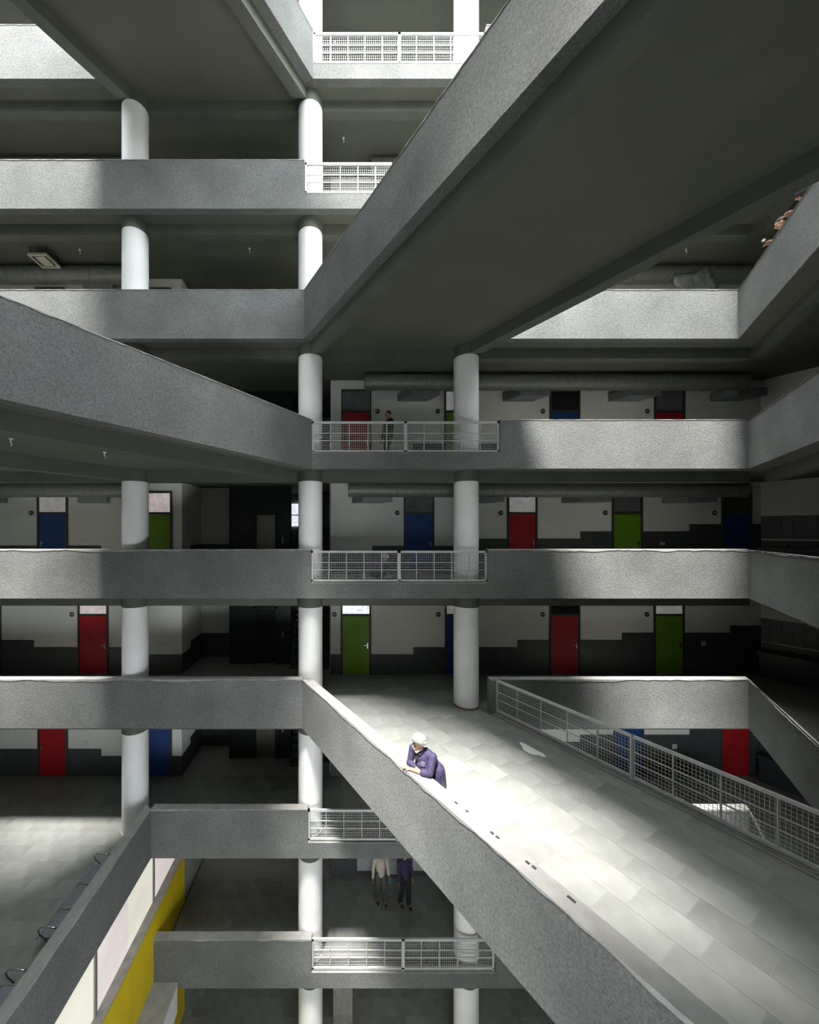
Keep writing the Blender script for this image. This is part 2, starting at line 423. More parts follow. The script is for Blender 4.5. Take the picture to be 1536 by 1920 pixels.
# ---- columns
def column(x, kmin, kmax, label, ring=None):
    t = thing('column', (x, YC, fz(kmin)), label, 'column', 'round white columns of the far balconies')
    for k in range(kmin, kmax+1):
        zb, zt = fz(k)-0.0, fz(k+1)
        MB().lathe(x, YC, [(RC, zb), (RC, zt-0.70)], 48).build('shaft', 'white', t, smooth='auto')
        MB().lathe(x, YC, [(RC+0.006, zt-0.705), (RC+0.006, zt-0.388)], 48).build('capital', 'beam', t, smooth='auto')
        MB().lathe(x, YC, [(RC+0.012, zb), (RC+0.012, zb+0.05), (RC, zb+0.06)], 48).build('base_ring', 'brownring' if k == 1 else 'white', t, smooth='auto')
column(XCOL[0], 0, 5, 'round white column behind the steel seats, leftmost of three')
column(XCOL[1], -2, 6, 'round white column between the lift lobby and the railings')
column(XCOL[2], -2, 6, 'round white column standing on the sunlit bridge landing')

# ---- bridges
def bridge(name, k, xo, slope, width, side, label, near_y, beam_in, far_rail=True):
    """xo = x of the solid parapet's outer face on the balcony line; side=+1: deck lies to +x of it"""
    z = fz(k)
    d = Vector((slope, -1.0)).normalized()           # towards the viewer
    n = Vector((-d.y, d.x)); n = n if n.x*side > 0 else -n
    A = Vector((xo, YF))
    wdx = width/abs(n.x)                              # width along x
    def pt(q, y):                                     # q across the deck, y depth
        x = xo+side*(q/abs(n.x)) + slope*(YF-y)
        return (x, y)
    t = thing(name, (xo, YF, z), label, 'bridge')
    W = width
    def planes():
        if side > 0:
            wx, ws = wing(k); return [(1, -ws, wx-ws*YF), (0, 1, YF)]
        return [(-1, 0, -XL), (0, 1, YF)]
    def strip(q0, q1, z0, z1, nm, m, y1=YF, y0=near_y):
        poly = clip_poly([pt(q0, y1), pt(q1, y1), pt(q1, y0), pt(q0, y0)], planes()[:1])
        return MB().prism(poly, z0, z1).build(nm, m, t)
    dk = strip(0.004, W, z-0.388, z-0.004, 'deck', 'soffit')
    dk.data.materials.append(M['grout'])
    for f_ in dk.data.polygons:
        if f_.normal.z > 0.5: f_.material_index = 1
    strip(beam_in, beam_in+0.31, z-0.70, z-0.386, 'beam', 'beam', y1=YF+0.2)
    strip(W-0.5, W-0.19, z-0.70, z-0.386, 'beam', 'beam', y1=YF+0.2)
    # solid parapet
    o0, o1 = pt(-0.002, YF), pt(-0.002, near_y)
    th = 0.25
    pl = planes()[:1]
    poly = clip_poly([o0, o1, pt(th, near_y), pt(th, YF+0.1)], pl)
    z0, z1 = z-0.394, z+0.96
    p = MB().prism(poly, z0, z1).build('parapet', 'rough', t)
    yend = near_y
    if side > 0:
        for _ in range(60):
            x, y = pt(th, yend)
            if x > wing_x(k, y): yend += 0.15
    c = jag_coping((pt(-0.002, YF-0.004), pt(-0.002, yend)), (pt(th, YF+0.03), pt(th, yend)), z1, step=0.09, drop=(0.015, 0.06) if k == 1 else (0.005, 0.02)).build('coping', 'coping')
    c.parent = p
    return t, pt, d, n

B1, pt1, d1, n1 = bridge('bridge', 1, fx(567), S1, 4.76, +1, 'sunlit bridge with stone tiled deck and turbaned man at its parapet', 0.0, 0.28)
B4, pt4, d4, n4 = bridge('bridge', 4, fx(570.5), S1, 4.66, +1, 'large dark bridge crossing overhead, seen from below on its beams', 0.0, 0.22)
B3, pt3, d3, n3 = bridge('bridge', 3, fx(585), -S2, 4.92, -1, 'bridge at left with a shaded parapet, ending beside the mesh railing', -1.4, 0.50)
B6, pt6, d6, n6 = bridge('bridge', 6, fx(587), -S2, 4.92, -1, 'topmost bridge, its olive underside framed by two beams', -1.4, 0.29)

# deck tiles and kerb of the lowest bridge
dd = d1; org = Vector(pt1(0.25, YF))
tiles(B1, org-dd*1.0, dd, [(0, 1, YF), (1, -S2, 11.31-S2*YF)] + [(n1.x, n1.y, n1.dot(Vector(pt1(4.60, YF)))), (-n1.x, -n1.y, -n1.dot(Vector(pt1(0.252, YF))))], (-8, 18), (-1, 10), 0.0)
def kerb(q0, q1, z0, z1, nm, m, parent=None):
    poly = clip_poly([pt1(q0, YF+0.05), pt1(q1, YF+0.05), pt1(q1, 0.5), pt1(q0, 0.5)], [(1, -S2, 11.31-S2*YF)])
    return MB().prism(poly, z0, z1).build(nm, m, parent or B1)
kerb(4.605, 4.655, -0.02, 0.025, 'kerb', 'coping'); kerb(4.665, 4.76, -0.02, 0.06, 'kerb', 'coping')

for px, py, w in ((853, 1502, .05), (874, 1518, .04), (920, 1558, .05), (930, 1566, .05), (986, 1613, .05), (998, 1622, .05), (1064, 1678, .09)):
    sc = (py-996)/4.09; p = Vector((( px-640)/sc, 700/sc)); q = p+Vector((d1.x, d1.y))*w
    nn_ = n1*0.022
    MB().prism([tuple(p-nn_*0.7), tuple(q-nn_*0.7), tuple(q+nn_*0.7), tuple(p+nn_*0.7)], 0.955, 0.975).build('bolt_stub', 'frame', B1)
sp = []
for i in range(14):
    a = 2*math.pi*i/14; r_ = 1+0.25*math.sin(3*a)
    c_ = Vector((4.4, 8.65))+Vector((d1.x, d1.y))*(0.30*r_*math.cos(a))+n1*(0.13*r_*math.sin(a)); sp.append(tuple(c_))
MB().prism(sp, -0.001, 0.0025).build('paint_smear', 'white', B1)
# ---- mesh railings
def railing(name, a, b, z, h, label, halves=2, div=5, parent_z=0.0, ends=True, group=None):
    """a,b: plan points"""
    a = Vector((a[0], a[1], 0)); b = Vector((b[0], b[1], 0)); d = (b-a); L_ = d.length; d.normalize()
    mid = (a+b)/2
    t = thing(name, (mid.x, mid.y, z), label, 'railing', group)
    def P(s, zz): p = a+d*s; return (p.x, p.y, z+zz)
    MB().bar(P(0, h-0.03), P(L_, h-0.03), 0.05, 0.06).build('top_rail', 'metal', t)
    MB().bar(P(0, 0.055), P(L_, 0.055), 0.05, 0.05).build('bottom_rail', 'metal', t)
    for f in (0.36, 0.64):
        MB().bar(P(0, 0.08+f*(h-0.14)), P(L_, 0.08+f*(h-0.14)), 0.022, 0.022).build('middle_rail', 'metal', t)
    for i in range(halves+1):
        s = L_*i/halves; s = min(max(s, 0.025), L_-0.025)
        MB().bar(P(s, 0.0), P(s, h), 0.05 if i in (0, halves) else 0.085, 0.05).build('post', 'metal', t)
    for i in range(halves):
        for j in range(1, div):
            s = L_*(i+j/div)/halves
            MB().bar(P(s, 0.06), P(s, h-0.03), 0.022, 0.022).build('baluster', 'metal', t)
    mb = MB(); nz = 11; ns = int(L_/0.055); w = 0.0055
    off = Vector((-d.y, d.x, 0))*0.012
    for i in range(1, ns):
        s = L_*i/ns; mb.bar(Vector(P(s, 0.07))+off, Vector(P(s, h-0.04))+off, w)
    for i in range(1, nz):
        zz = 0.07+(h-0.11)*i/nz; mb.bar(Vector(P(0.02, zz))+off, Vector(P(L_-0.02, zz))+off, w)
    tag(mb.build('wire_mesh', 'metal', t), kind='stuff')
    return t
RL = {6: 'sunlit white mesh railing highest in view, beside the topmost bridge', 5: 'mesh railing partly cut off by the large overhead bridge parapet',
      3: 'mesh railing with a dark walking person behind it', 2: 'mesh railing with a squatting turbaned worker behind it',
      0: 'mesh railing partly hidden behind the leaning man\'s bridge parapet', -1: 'lowest mesh railing, sunlit at one end and shaded at the other'}
for k in RL:
    a, b = OPEN[k]
    railing('mesh_railing', (a+0.01, YF+0.06), (b-0.01, YF+0.06), fz(k)+0.045, 0.88 if k != 6 else 0.90, RL[k], group='grey mesh railings in the balcony openings')
railing('mesh_railing', pt1(4.71, YF+0.02), pt1(4.71, 4.70), 0.06, 0.90, 'long mesh railing along the sunlit bridge, opposite the turbaned man', halves=2, div=5)

# ---- corridor walls with stepped dado, doors, plaques
HO = [0.71, 0.965, 1.22, 1.475, 1.73, 1.98]
def dado_steps(k):
    if k % 2: r = [775, 970, 1166, 1369]; l = [258, 64, -131]
    else: r = [698, 893, 1088, 1293, 1488]; l = [190, -5, -200]
    return r, l
DOORS = {5: [], 6: [],
 4: [(67, 122, 'red', 'p_dark'), (268, 322, 'green', 'p_dark')],
 3: [(640, 696, 'red', 'p_grey', 'R'), (833, 889, 'green', 'p_white'), (1030, 1087, 'blue', 'p_dark'), (1226, 1283, 'red', 'p_grey')],
 2: [(757, 814, 'blue', 'p_grey'), (951, 1007, 'red', 'p_white'), (1147, 1204, 'green', 'p_grey'), (1352, 1408, 'blue', 'p_dark'), (71, 128, 'blue', 'p_white'), (267, 323, 'green', 'p_pink')],
 1: [(639, 696, 'green', 'p_bright'), (834, 890, 'blue', 'p_white'), (1030, 1087, 'red', 'p_dark'), (1225, 1282, 'green', 'p_white'), (147, 204, 'red', 'p_pink'), (-53, 3, 'green', 'p_white')],
 0: [(1150, 1206, 'blue', 'p_grey'), (1350, 1406, 'red', 'p_grey'), (72, 128, 'red', 'p_grey'), (267, 323, 'blue', 'p_grey')],
 -1: [], -2: []}
dn = 0
LOC = {4: ['with only its head above the parapet at the far left', 'beside the first column, head just above the parapet'],
 3: ['beside the walking person', 'half hidden by a column near the walker', 'peeking over the sunlit parapet past that column', 'last along the walking person\'s corridor'],
 2: ['behind the squatting worker\'s railing', 'just past the round column at eye level', 'with grey transom at eye level', 'in the dark end of the eye level corridor', 'with peeling white transom at the far left', 'by the lift lobby at eye level'],
 1: ['with daylit transom at the bridge landing', 'half hidden by the landing column', 'with dark transom beyond the bridge railing', 'near the wash counter on the bridge level', 'with pinkish transom left of the first column', 'cut off at the left picture edge'],
 0: ['seen through the bridge railing mesh', 'under the corner of the bridge level parapet', 'facing the hall with steel seats', 'behind the first column beside the lift lobby, hall level']}
XWL, XWR, XEND = bx(341), bx(620), bx(1427)
NUM = {3: '60', 2: '50', 1: '40'}
for k in range(-2, 7):
    z = fz(k); ztop = fz(k+1)-0.389
    if k == -1:
        w = MB(); w.box(XWR, bx(660), YB, YB+0.2, z, ztop); w.box(bx(830), XEND, YB, YB+0.2, z, ztop); w.box(bx(660), bx(830), YB, YB+0.2, z+2.6, ztop)
    else:
        w = MB(); w.box(XWR, XEND, YB, YB+0.2, z, ztop)
    if k >= 0: w.box(XL, XWL, YB, YB+0.2, z, ztop)
    else: w.box(-5.15, XWR, 15.3, 15.5, z, ztop)
    wo = tag(w.build('wall_back', 'wall'), 'white corridor back wall with dark stepped tile dado, '+NAMES[k], 'wall', kind='structure')
    # dado pieces between doors
    r, l = dado_steps(k)
    cuts = [(d[0], d[1]) for d in DOORS[k]]
    if k == -1: cuts.append((668, 830))
    def hgt(px):
        if px > 500: return HO[sum(1 for s in r if px >= s)] if k % 2 else HO[sum(1 for s in r if px >= s)]-0.01
        return HO[sum(1 for s in l if px < s)]
    for lo, hi in (((-100, 341), (620, 1427)) if k >= 0 else ((620, 1427),)):
        ed = sorted(set([lo, hi]+[s for s in r+l if lo < s < hi]+[e for c in cuts for e in c if lo < e < hi]))
        for p, q in zip(ed, ed[1:]):
            m_ = (p+q)/2
            if any(c[0] < m_ < c[1] for c in cuts): continue
            MB().box(bx(p), bx(q), YB-0.014, YB, z, z+hgt(m_)).build('tile_dado', 'dado', wo)
    for i, D in enumerate(DOORS[k]):
        dn += 1
        x0, x1 = bx(D[0]), bx(D[1]); xc = (x0+x1)/2
        t = thing('door_%d' % dn, (xc, YB, z), '%s door with %s transom, %s' % (D[2], {'p_grey': 'grey', 'p_dark': 'dark', 'p_white': 'white', 'p_pink': 'pinkish', 'p_bright': 'daylit'}[D[3]], NAMES[k]), 'door', kind='structure')
        t['label'] = '%s corridor door %s' % (D[2], LOC[k][i])
        f = MB(); fy0 = YB-0.05
        HD, HT = 2.07, 2.88
        f.box(x0, x0+0.06, fy0, YB, z, z+HT); f.box(x1-0.06, x1, fy0, YB, z, z+HT)
        f.box(x0+0.06, x1-0.06, fy0, YB, z+HT-0.06, z+HT); f.box(x0+0.06, x1-0.06, fy0, YB, z+HD, z+HD+0.07)
        f.build('frame', 'frame', t)
        lf = MB().box(x0+0.065, x1-0.065, YB-0.03, YB-0.001, z+0.02, z+HD-0.01).build('leaf', D[2], t)
        hs = 1 if D[0] > 400 or D[2] == 'red' and k == 1 else -1
        hx = xc+hs*((x1-x0)/2-0.13)
        hb = MB().box(hx-0.018, hx+0.018, YB-0.04, YB-0.028, z+0.92, z+1.12); hb.bar((hx, YB-0.06, z+1.04), (hx-hs*0.12, YB-0.06, z+1.04), 0.02); hb.bar((hx, YB-0.03, z+1.04), (hx, YB-0.065, z+1.04), 0.018)
        ho = hb.build('handle', 'chrome'); ho.parent = lf
        pn = MB().box(x0+0.07, x1-0.07, YB-0.02, YB-0.001, z+HD+0.08, z+HT-0.07).build('transom_pane', D[3], t)
        if k in NUM and D[0] > -60:
            # round number plaque
            px = D[0]-12 if len(D) < 5 else D[1]+12
            pz = z+2.12; X = bx(px)
            pl = thing('room_number_plaque', (X, YB, pz), 'round black room number plaque beside the %s door, %s' % (D[2], NAMES[k]), 'plaque', 'room number plaques')
            n_ = 24
            vs_ = [(X+0.082*math.cos(2*math.pi*q/n_), yy, pz+0.082*math.sin(2*math.pi*q/n_)) for yy in (YB-0.018, YB) for q in range(n_)]
            MB().raw(vs_, [tuple(range(n_)), tuple(range(2*n_-1, n_-1, -1))]+[(q, n_+q, n_+(q+1) % n_, (q+1) % n_) for q in range(n_)]).build('disc', 'disc', pl)
            num = {3: [1, 2, 3, 4], 2: [2, 3, 4, 5, 7, 8], 1: [1, 2, 3, 4, 8, 9]}[k][i]
            cu = bpy.data.curves.new('number', 'FONT'); cu.body = NUM[k]+str(num); cu.size = 0.085; cu.align_x = 'CENTER'; cu.align_y = 'CENTER'; cu.extrude = 0.002
            to = bpy.data.objects.new('number_tmp', cu); C.objects.link(to)
            bpy.context.view_layer.update()
            me = bpy.data.meshes.new_from_object(to.evaluated_get(bpy.context.evaluated_depsgraph_get()))
            bpy.data.objects.remove(to); me.materials.clear(); me.materials.append(M['number'])
            no = bpy.data.objects.new('number', me); C.objects.link(no)
            no.location = (X, YB-0.0205, pz); no.rotation_euler = (math.pi/2, 0, 0); adopt(no, pl)
            pl['label'] = 'black number plaque for the %s door %s' % (D[2], LOC[k][i])
# switch plates
for k, px, py, lb in ((2, 1241, 1019, 'wide pale switch plate on the dark dado at eye level'), (1, 742, 1206, 'faint switch plate between green and blue doors at the bridge landing'), (1, 1318, 1206, 'switch plate on the dark dado near the wash counter'),
        (0, 1264, 1399, 'switch plate seen above the bridge railing, below the parapet'), (1, 305, 1207, 'faint switch plate beside the lift lobby on the bridge level'), (0, 161, 1394, 'faint switch plate beside the red door of the waiting hall'), (2, 157, 1012, 'faint switch plate beside the blue door with peeling transom')):
    z = CAMZ-(py-996)/52.9; X = bx(px)
    o = MB().box(X-0.085, X+0.085, YB-0.032, YB-0.001, z-0.055 if k == 2 else z-0.08, z+0.055 if k == 2 else z+0.08)
    s = thing('switch_plate', (X, YB, z), lb, 'switch')
    o.build('plate', 'plate' if px > 1000 else 'wall', s); MB().box(X-0.03, X+0.0, YB-0.040, YB-0.031, z-0.03, z+0.03).build('rocker', 'plate', s)

# ---- lift lobby, stair and side walls
for k in range(0, 7):
    z = fz(k); zt = fz(k+1)-0.389
    o = tag(MB().box(XWL-0.2, XWL, YB+0.2, 15.3, z, zt).build('wall_lobby', 'wall'), 'white side wall of the lift lobby, '+NAMES[k], 'wall', kind='structure')
    MB().box(XWL, XWL+0.012, YB, 14.0, z, z+0.71).build('tile_dado', 'dado', o); MB().box(XWL, XWL+0.012, 14.0, 15.1, z, z+0.95).build('tile_dado', 'dado', o)
    o = tag(MB().box(XWL, -4.28, 15.1, 15.3, z, zt).build('wall_lobby', 'wall'), 'white end wall of the lift lobby, '+NAMES[k], 'wall', kind='structure')
    MB().box(XWL, -4.28, 15.085, 15.1, z, z+0.95).build('tile_dado', 'dado', o)
    lw = MB(); lx0, lx1 = -3.26, -2.52
    lw.box(-4.28, lx0, 14.25, 14.5, z, zt); lw.box(lx1, -1.93, 14.25, 14.5, z, zt); lw.box(lx0, lx1, 14.25, 14.5, z+2.1, zt)
    tag(lw.build('wall_lift', 'black'), 'black granite lift wall, '+NAMES[k], 'wall', kind='structure')
    if k > 2: continue
    lt = thing('lift_entrance', (-2.89, 14.3, z), 'steel lift doors in black granite, '+NAMES[k], 'lift')
    fr = MB(); fr.box(lx0-0.08, lx0, 14.2, 14.3, z, z+2.18); fr.box(lx1, lx1+0.08, 14.2, 14.3, z, z+2.18); fr.box(lx0-0.08, lx1+0.08, 14.2, 14.3, z+2.1, z+2.18)
    fr.build('door_frame', 'black', lt)
    pm = 'lift' if k in (2, 0) else 'dark'
    MB().box(lx0, -2.895, 14.36, 14.4, z, z+2.1).build('door_panel', pm, lt); MB().box(-2.885, lx1, 14.36, 14.4, z, z+2.1).build('door_panel', pm, lt)
    MB().box(-2.27, -2.20, 14.235, 14.25, z+1.0, z+1.25).build('call_panel', 'lift', lt)
    st = thing('staircase', (-1.2, 13.6, z), 'dark stone staircase between lift and corridor wall, '+NAMES[k], 'staircase')
    for i in range(10):
        MB().box(-1.90, -0.43, 13.75+0.27*i, 13.75+0.27*(i+1), z, z+0.165*(i+1)).build('step', 'step', st)
    tag(MB().box(-0.42, -0.40+0.0, YB+0.2, 17.4, z, zt).build('wall_stair', 'wall'), 'white wall beside the staircase, '+NAMES[k], 'wall', kind='structure')
    if k in (1, 2):
        wt = thing('window_%d' % (20+k), (-2.15, 17.4, z+1.4), 'small bright landing window of the staircase, '+NAMES[k], 'window', kind='structure')
        MB().box(-2.36, -1.9, 17.44, 17.48, z+1.7, z+2.75).build('pane', 'p_bright', wt)
        f = MB(); f.box(-2.4, -2.36, 17.4, 17.48, z+1.65, z+2.8); f.box(-1.9, -1.86, 17.4, 17.48, z+1.65, z+2.8); f.box(-2.36, -1.9, 17.4, 17.48, z+2.2, z+2.24); f.build('window_frame', 'frame', wt)

# ---- wash area at the end of the corridor
dn1 = Vector((S1, -1)).normalized()
for k in range(0, 4):
    z = fz(k); A = Vector((XEND, YB)); Bp = A+dn1*3.6; nn = Vector((-dn1.y, dn1.x)); nn = nn if nn.y > 0 else -nn
    zt = fz(k+1)-0.389
    o = tag(MB().prism([tuple(A), tuple(Bp), tuple(Bp+nn*0.2), tuple(A+nn*0.2)], z, zt).build('wall_wash', 'wall'), 'wall behind the wash counter, '+NAMES[k], 'wall', kind='structure')
    def slab(a, b, dep, z0, z1, nm, m, par): 
        p, q = A+dn1*a, A+dn1*b
        return MB().prism([tuple(p), tuple(q), tuple(q-nn*dep), tuple(p-nn*dep)], z0, z1).build(nm, m, par)
    slab(0.0, 3.6, 0.015, z+1.2, z+2.0, 'tile_dado', 'dado', o)
    wc = thing('wash_counter', (A.x+1, A.y-1, z), 'dark granite wash counter with taps, '+NAMES[k], 'counter')
    slab(0.02, 3.6, 0.5, z+0.80, z+0.90, 'worktop', 'basin', wc); slab(0.02, 3.6, 0.03, z+0.90, z+1.15, 'splashback', 'basin', wc); slab(0.05, 3.6, 0.45, z+0.02, z+0.80, 'cabinet_front', 'basin', wc)
    for i in range(3):
        p = A+dn1*(0.6+0.9*i)-nn*0.06
        MB().tube([(p.x, p.y, z+1.02), (p.x-nn.x*0.1, p.y-nn.y*0.1, z+1.03), (p.x-nn.x*0.14, p.y-nn.y*0.14, z+0.98)], 0.018, 8).build('tap', 'chrome', wc, smooth=True)
    slab(0.0, 3.6, 0.012, z+2.0, z+2.12, 'ledge_strip', 'wall', o)

# ---- ducts under the ceilings
def duct(label, x0, x1, k, branches=(), y=12.55, r=0.27):
    z = fz(k+1)-0.39-r-0.06
    t = thing('air_duct', (x0, y, z), label, 'duct')
    n = max(1, int((x1-x0)/1.2)); mb = MB()
    xs = [x0+(x1-x0)*i/n for i in range(n+1)]
    for a, b in zip(xs, xs[1:]): 
        MB().tube([(a+0.004, y, z), (b-0.004, y, z)], r, 24).build('duct_section', 'duct', t, smooth='auto')
        MB().tube([(b-0.02, y, z), (b+0.02, y, z)], r+0.012, 24).build('joint_ring', 'duct', t, smooth='auto')
    for bxx in branches:
        X = bx(bxx)
        w = [(X-0.05, y+0.1), (X+1.0, y+0.1), (X+1.32, YB), (X, YB)]
        MB().prism([(X+0.0, YB-0.02), (X+0.35, y+0.05), (X+1.35, y+0.05), (X+1.05, YB-0.02)], z-r-0.15, z-r+0.12).build('branch', 'branch', t)
duct('spiral air duct over the corridor of the walking person', 0.80, 13.5, 3, (745, 942, 1140, 1330))
duct('spiral air duct above the eye level corridor, right of the round columns', 0.23, 13.5, 2, (660, 860, 1052, 1240))
duct('spiral air duct above the eye level corridor doors at the left', -13.8, -7.2, 2, (150, -40))
duct('spiral air duct above the corridor left of the large bridge', -13.8, -7.0, 4, (160, ))
duct('spiral air duct in shade beyond the large bridge', 6.0, 13.5, 4, ())
duct('spiral air duct below the topmost bridge at the left', -13.8, -6.6, 5, ())
duct('short spiral air duct behind the railing below the topmost level', 1.0, 6.0, 5, ())
for k in (2, 3, 4):
    ws = wing(k)[1]; n = Vector((1, -ws)).normalized(); d = Vector((-ws, -1)).normalized(); z = fz(k+1)-0.39-0.36
    a = Vector((wing(k)[0], YF))+n*2.1-d*1.6
    t = thing('air_duct', (a.x, a.y, z), 'dark air duct along the right wing, '+NAMES[k], 'duct')
    for i in range(4):
        p, q = a+d*(1.6*i), a+d*(1.6*(i+1))
        MB().tube([(p.x, p.y, z), (q.x, q.y, z)], 0.32, 20).build('duct_section', 'duct', t, smooth='auto')
        MB().tube([(q.x-d.x*0.02, q.y-d.y*0.02, z), (q.x+d.x*0.02, q.y+d.y*0.02, z)], 0.335, 20).build('joint_ring', 'duct', t, smooth='auto')

# ---- ceiling light fitting and hooks
z = fz(5)-0.39
lt = thing('ceiling_light', (-9.5, 11.9, z-0.25), 'square framed ceiling light fitting under the second highest balcony', 'lamp')
for (x, y) in ((-9.75, 11.7), (-9.25, 11.7), (-9.75, 12.2), (-9.25, 12.2)): MB().bar((x, y, z), (x, y, z-0.26), 0.02).build('hanger', 'frame', lt)
f = MB(); x0, x1, y0, y1 = -9.8, -9.2, 11.65, 12.25
f.box(x0, x1, y0, y0+0.05, z-0.32, z-0.25); f.box(x0, x1, y1-0.05, y1, z-0.32, z-0.25); f.box(x0, x0+0.05, y0+0.05, y1-0.05, z-0.32, z-0.25); f.box(x1-0.05, x1, y0+0.05, y1-0.05, z-0.32, z-0.25)
f.build('frame', 'lightw', lt); MB().box(x0+0.14, x1-0.14, y0+0.1, y1-0.1, z-0.31, z-0.27).build('diffuser', 'lightw', lt); MB().box(x0+0.05, x1-0.05, y0+0.05, y1-0.05, z-0.265, z-0.25).build('back_plate', 'dark', lt)
HK = [(-8.3, 11.85, 5, 'near the framed light fitting'), (-2.9, 11.8, 5, 'between two round columns'), (0.07, 11.9, 6, 'above the short duct'), (-0.2, 12.3, 7, 'at the top of the picture'), (10.9, 11.8, 5, 'beyond the large bridge'), (-6.2, 7.0, 3, 'under the shaded bridge, near its wide end'), (-5.2, 8.2, 3, 'under the shaded bridge, near the columns')]
for x, y, k, w in HK:
    t = thing('ceiling_hook', (x, y, fz(k)-0.39), 'small white ceiling hook '+w, 'hook')
    MB().lathe(x, y, [(0.035, fz(k)-0.389), (0.035, fz(k)-0.41), (0.012, fz(k)-0.415), (0.012, fz(k)-0.47)], 12).build('stem', 'white', t)
    MB().tube([(x, y, fz(k)-0.47), (x+0.03, y, fz(k)-0.50), (x, y, fz(k)-0.53)], 0.01, 6).build('hook', 'white', t)

# ---- plastic sheet hanging from the far duct
mb = MB(); nx, nz = 10, 8; vs_ = []
for j in range(nz+1):
    for i in range(nx+1):
        u, v = i/nx, j/nz
        vs_.append((10.9+1.2*u+0.25*v, 12.22+0.06*math.sin(7*u+5*v)+0.05*v, fz(5)-1.0-0.42*v+0.30*u*(1-v)+0.07*math.sin(9*u-4*v)))
fs_ = [(j*(nx+1)+i, j*(nx+1)+i+1, (j+1)*(nx+1)+i+1, (j+1)*(nx+1)+i) for j in range(nz) for i in range(nx)]
o = mb.raw(vs_, fs_).build('plastic_sheet', 'plastic', smooth=True); tag(o, 'crumpled plastic sheet hanging from the duct beyond the large bridge', 'plastic sheet')
sm = o.modifiers.new('thickness', 'SOLIDIFY'); sm.thickness = 0.004

# ---- yellow wall with clerestory windows, canopy
YZ = fz(-1)+1.63
o = tag(MB().box(-5.42, -5.2, -1.4, 12.4, fz(-2), YZ-0.03).build('wall_yellow', 'yellow'), 'bright yellow wall below the clerestory windows', 'wall', kind='structure')
MB().box(-5.44, -5.17, -1.4, 12.4, YZ-0.03, YZ+0.0).build('sill_ledge', 'ledge', o)
MB().box(-5.44, -5.2, 12.4, 15.5, fz(-2), fz(0)-0.39).build('return_wall', 'concrete', o)
ys = [12.35, 10.74, 8.2, 5.7, 3.2, 0.7, -1.3]
for i, (ya, yb) in enumerate(zip(ys, ys[1:])):
    wd = thing('window_%d' % (i+1), (-5.42, (ya+yb)/2, YZ), 'clerestory window over the yellow wall, bay %s from the corridor' % ['one', 'two', 'three', 'four', 'five', 'six'][i], 'window', kind='structure')
    if i == 1:
        MB().box(-5.43, -5.41, 9.45, ya-0.05, YZ, fz(0)-0.40).build('pane', 'g_cream', wd); MB().box(-5.43, -5.41, yb+0.03, 9.45, YZ, fz(0)-0.40).build('pane', 'g_pink', wd)
    else:
        MB().box(-5.43, -5.41, yb+0.03, ya-0.05, YZ, fz(0)-0.40).build('pane', 'g_pink' if i == 0 else 'g_cream', wd)
    MB().box(-5.46, -5.38, yb-0.04, yb+0.035, YZ, fz(0)-0.40).build('mullion', 'mullion', wd)
    MB().box(-5.46, -5.39, yb+0.035, ya-0.045, fz(0)-0.45, fz(0)-0.395).build('head_frame', 'frame', wd)
cn = thing('canopy', (-4.85, 9.0, fz(-1)-1.06), 'white sided concrete canopy projecting from the yellow wall', 'canopy')
MB().box(-5.2, -4.54, 5.0, YF-0.01, fz(-1)-1.06, fz(-1)-0.235).build('box', 'white', cn); MB().box(-5.2, -4.52, 5.0, YF-0.01, fz(-1)-0.235, fz(-1)-0.22).build('top', 'coping', cn)
pr = thing('pier', (0.02, 12.2, fz(-2)), 'short white pier with brown tiled base below the lowest railing', 'pier')
MB().box(-0.26, 0.36, 12.0, 12.9, fz(-2), fz(-2)+1.25).build('base', 'ledge', pr); MB().box(-0.27, 0.37, 11.99, 12.91, fz(-2)+1.25, fz(-1)-0.39).build('top', 'wall', pr)

# ---- glazed entrance on the yellow wall level
z = fz(-1)
ge = thing('glazed_entrance', (bx(745), YB, z), 'frosted glass entrance doors with dark frames behind the two standing people', 'door')
for i, (a, b) in enumerate(((666, 706), (706, 760), (764, 806), (808, 829))):
    x0, x1 = bx(a), bx(b)
    lf = MB(); q = 0.07
    lf.box(x0, x0+q, YB+0.02, YB+0.08, z+0.03, z+2.55); lf.box(x1-q, x1, YB+0.02, YB+0.08, z+0.03, z+2.55); lf.box(x0+q, x1-q, YB+0.02, YB+0.08, z+0.03, z+(0.2 if i != 1 else 0.06)); lf.box(x0+q, x1-q, YB+0.02, YB+0.08, z+2.45, z+2.55)
    d_ = lf.build('leaf_frame', 'frame', ge); pn = MB().box(x0+q, x1-q, YB+0.04, YB+0.06, z+0.05, z+2.45).build('pane', 'glassdoor'); pn.parent = d_; pn.matrix_parent_inverse = Matrix.Identity(4)

# ---- floor tiles where the stone pieces show
tiles(slabs[1], (-1.2, YF+0.01), (1, 0), rect(-0.9, 9.5, YF+0.01, YB-0.01), (-2, 16), (0, 7), fz(1))
tiles(slabs[0], (-13.0, 3.8), (1, 0), rect(-12.6, -5.52, 4.0, YB-0.01), (-2, 12), (0, 20), fz(0), cap=220)
tiles(slabs[0], (-5.5, YF+0.21), (1, 0), rect(-5.5, 0.0, YF+0.21, YB-0.01), (-1, 9), (0, 6), fz(0), cap=70)
tiles(slabs[-1], (-5.1, YF+0.21), (1, 0), rect(-5.1, 6.0, YF+0.21, YB-0.01), (-1, 16), (0, 6), fz(-1))
tiles(slabs[-2], (-5.1, 8.2), (1, 0), rect(-5.15, 7.0, 8.2, YB-0.01), (-1, 18), (0, 11), fz(-2))

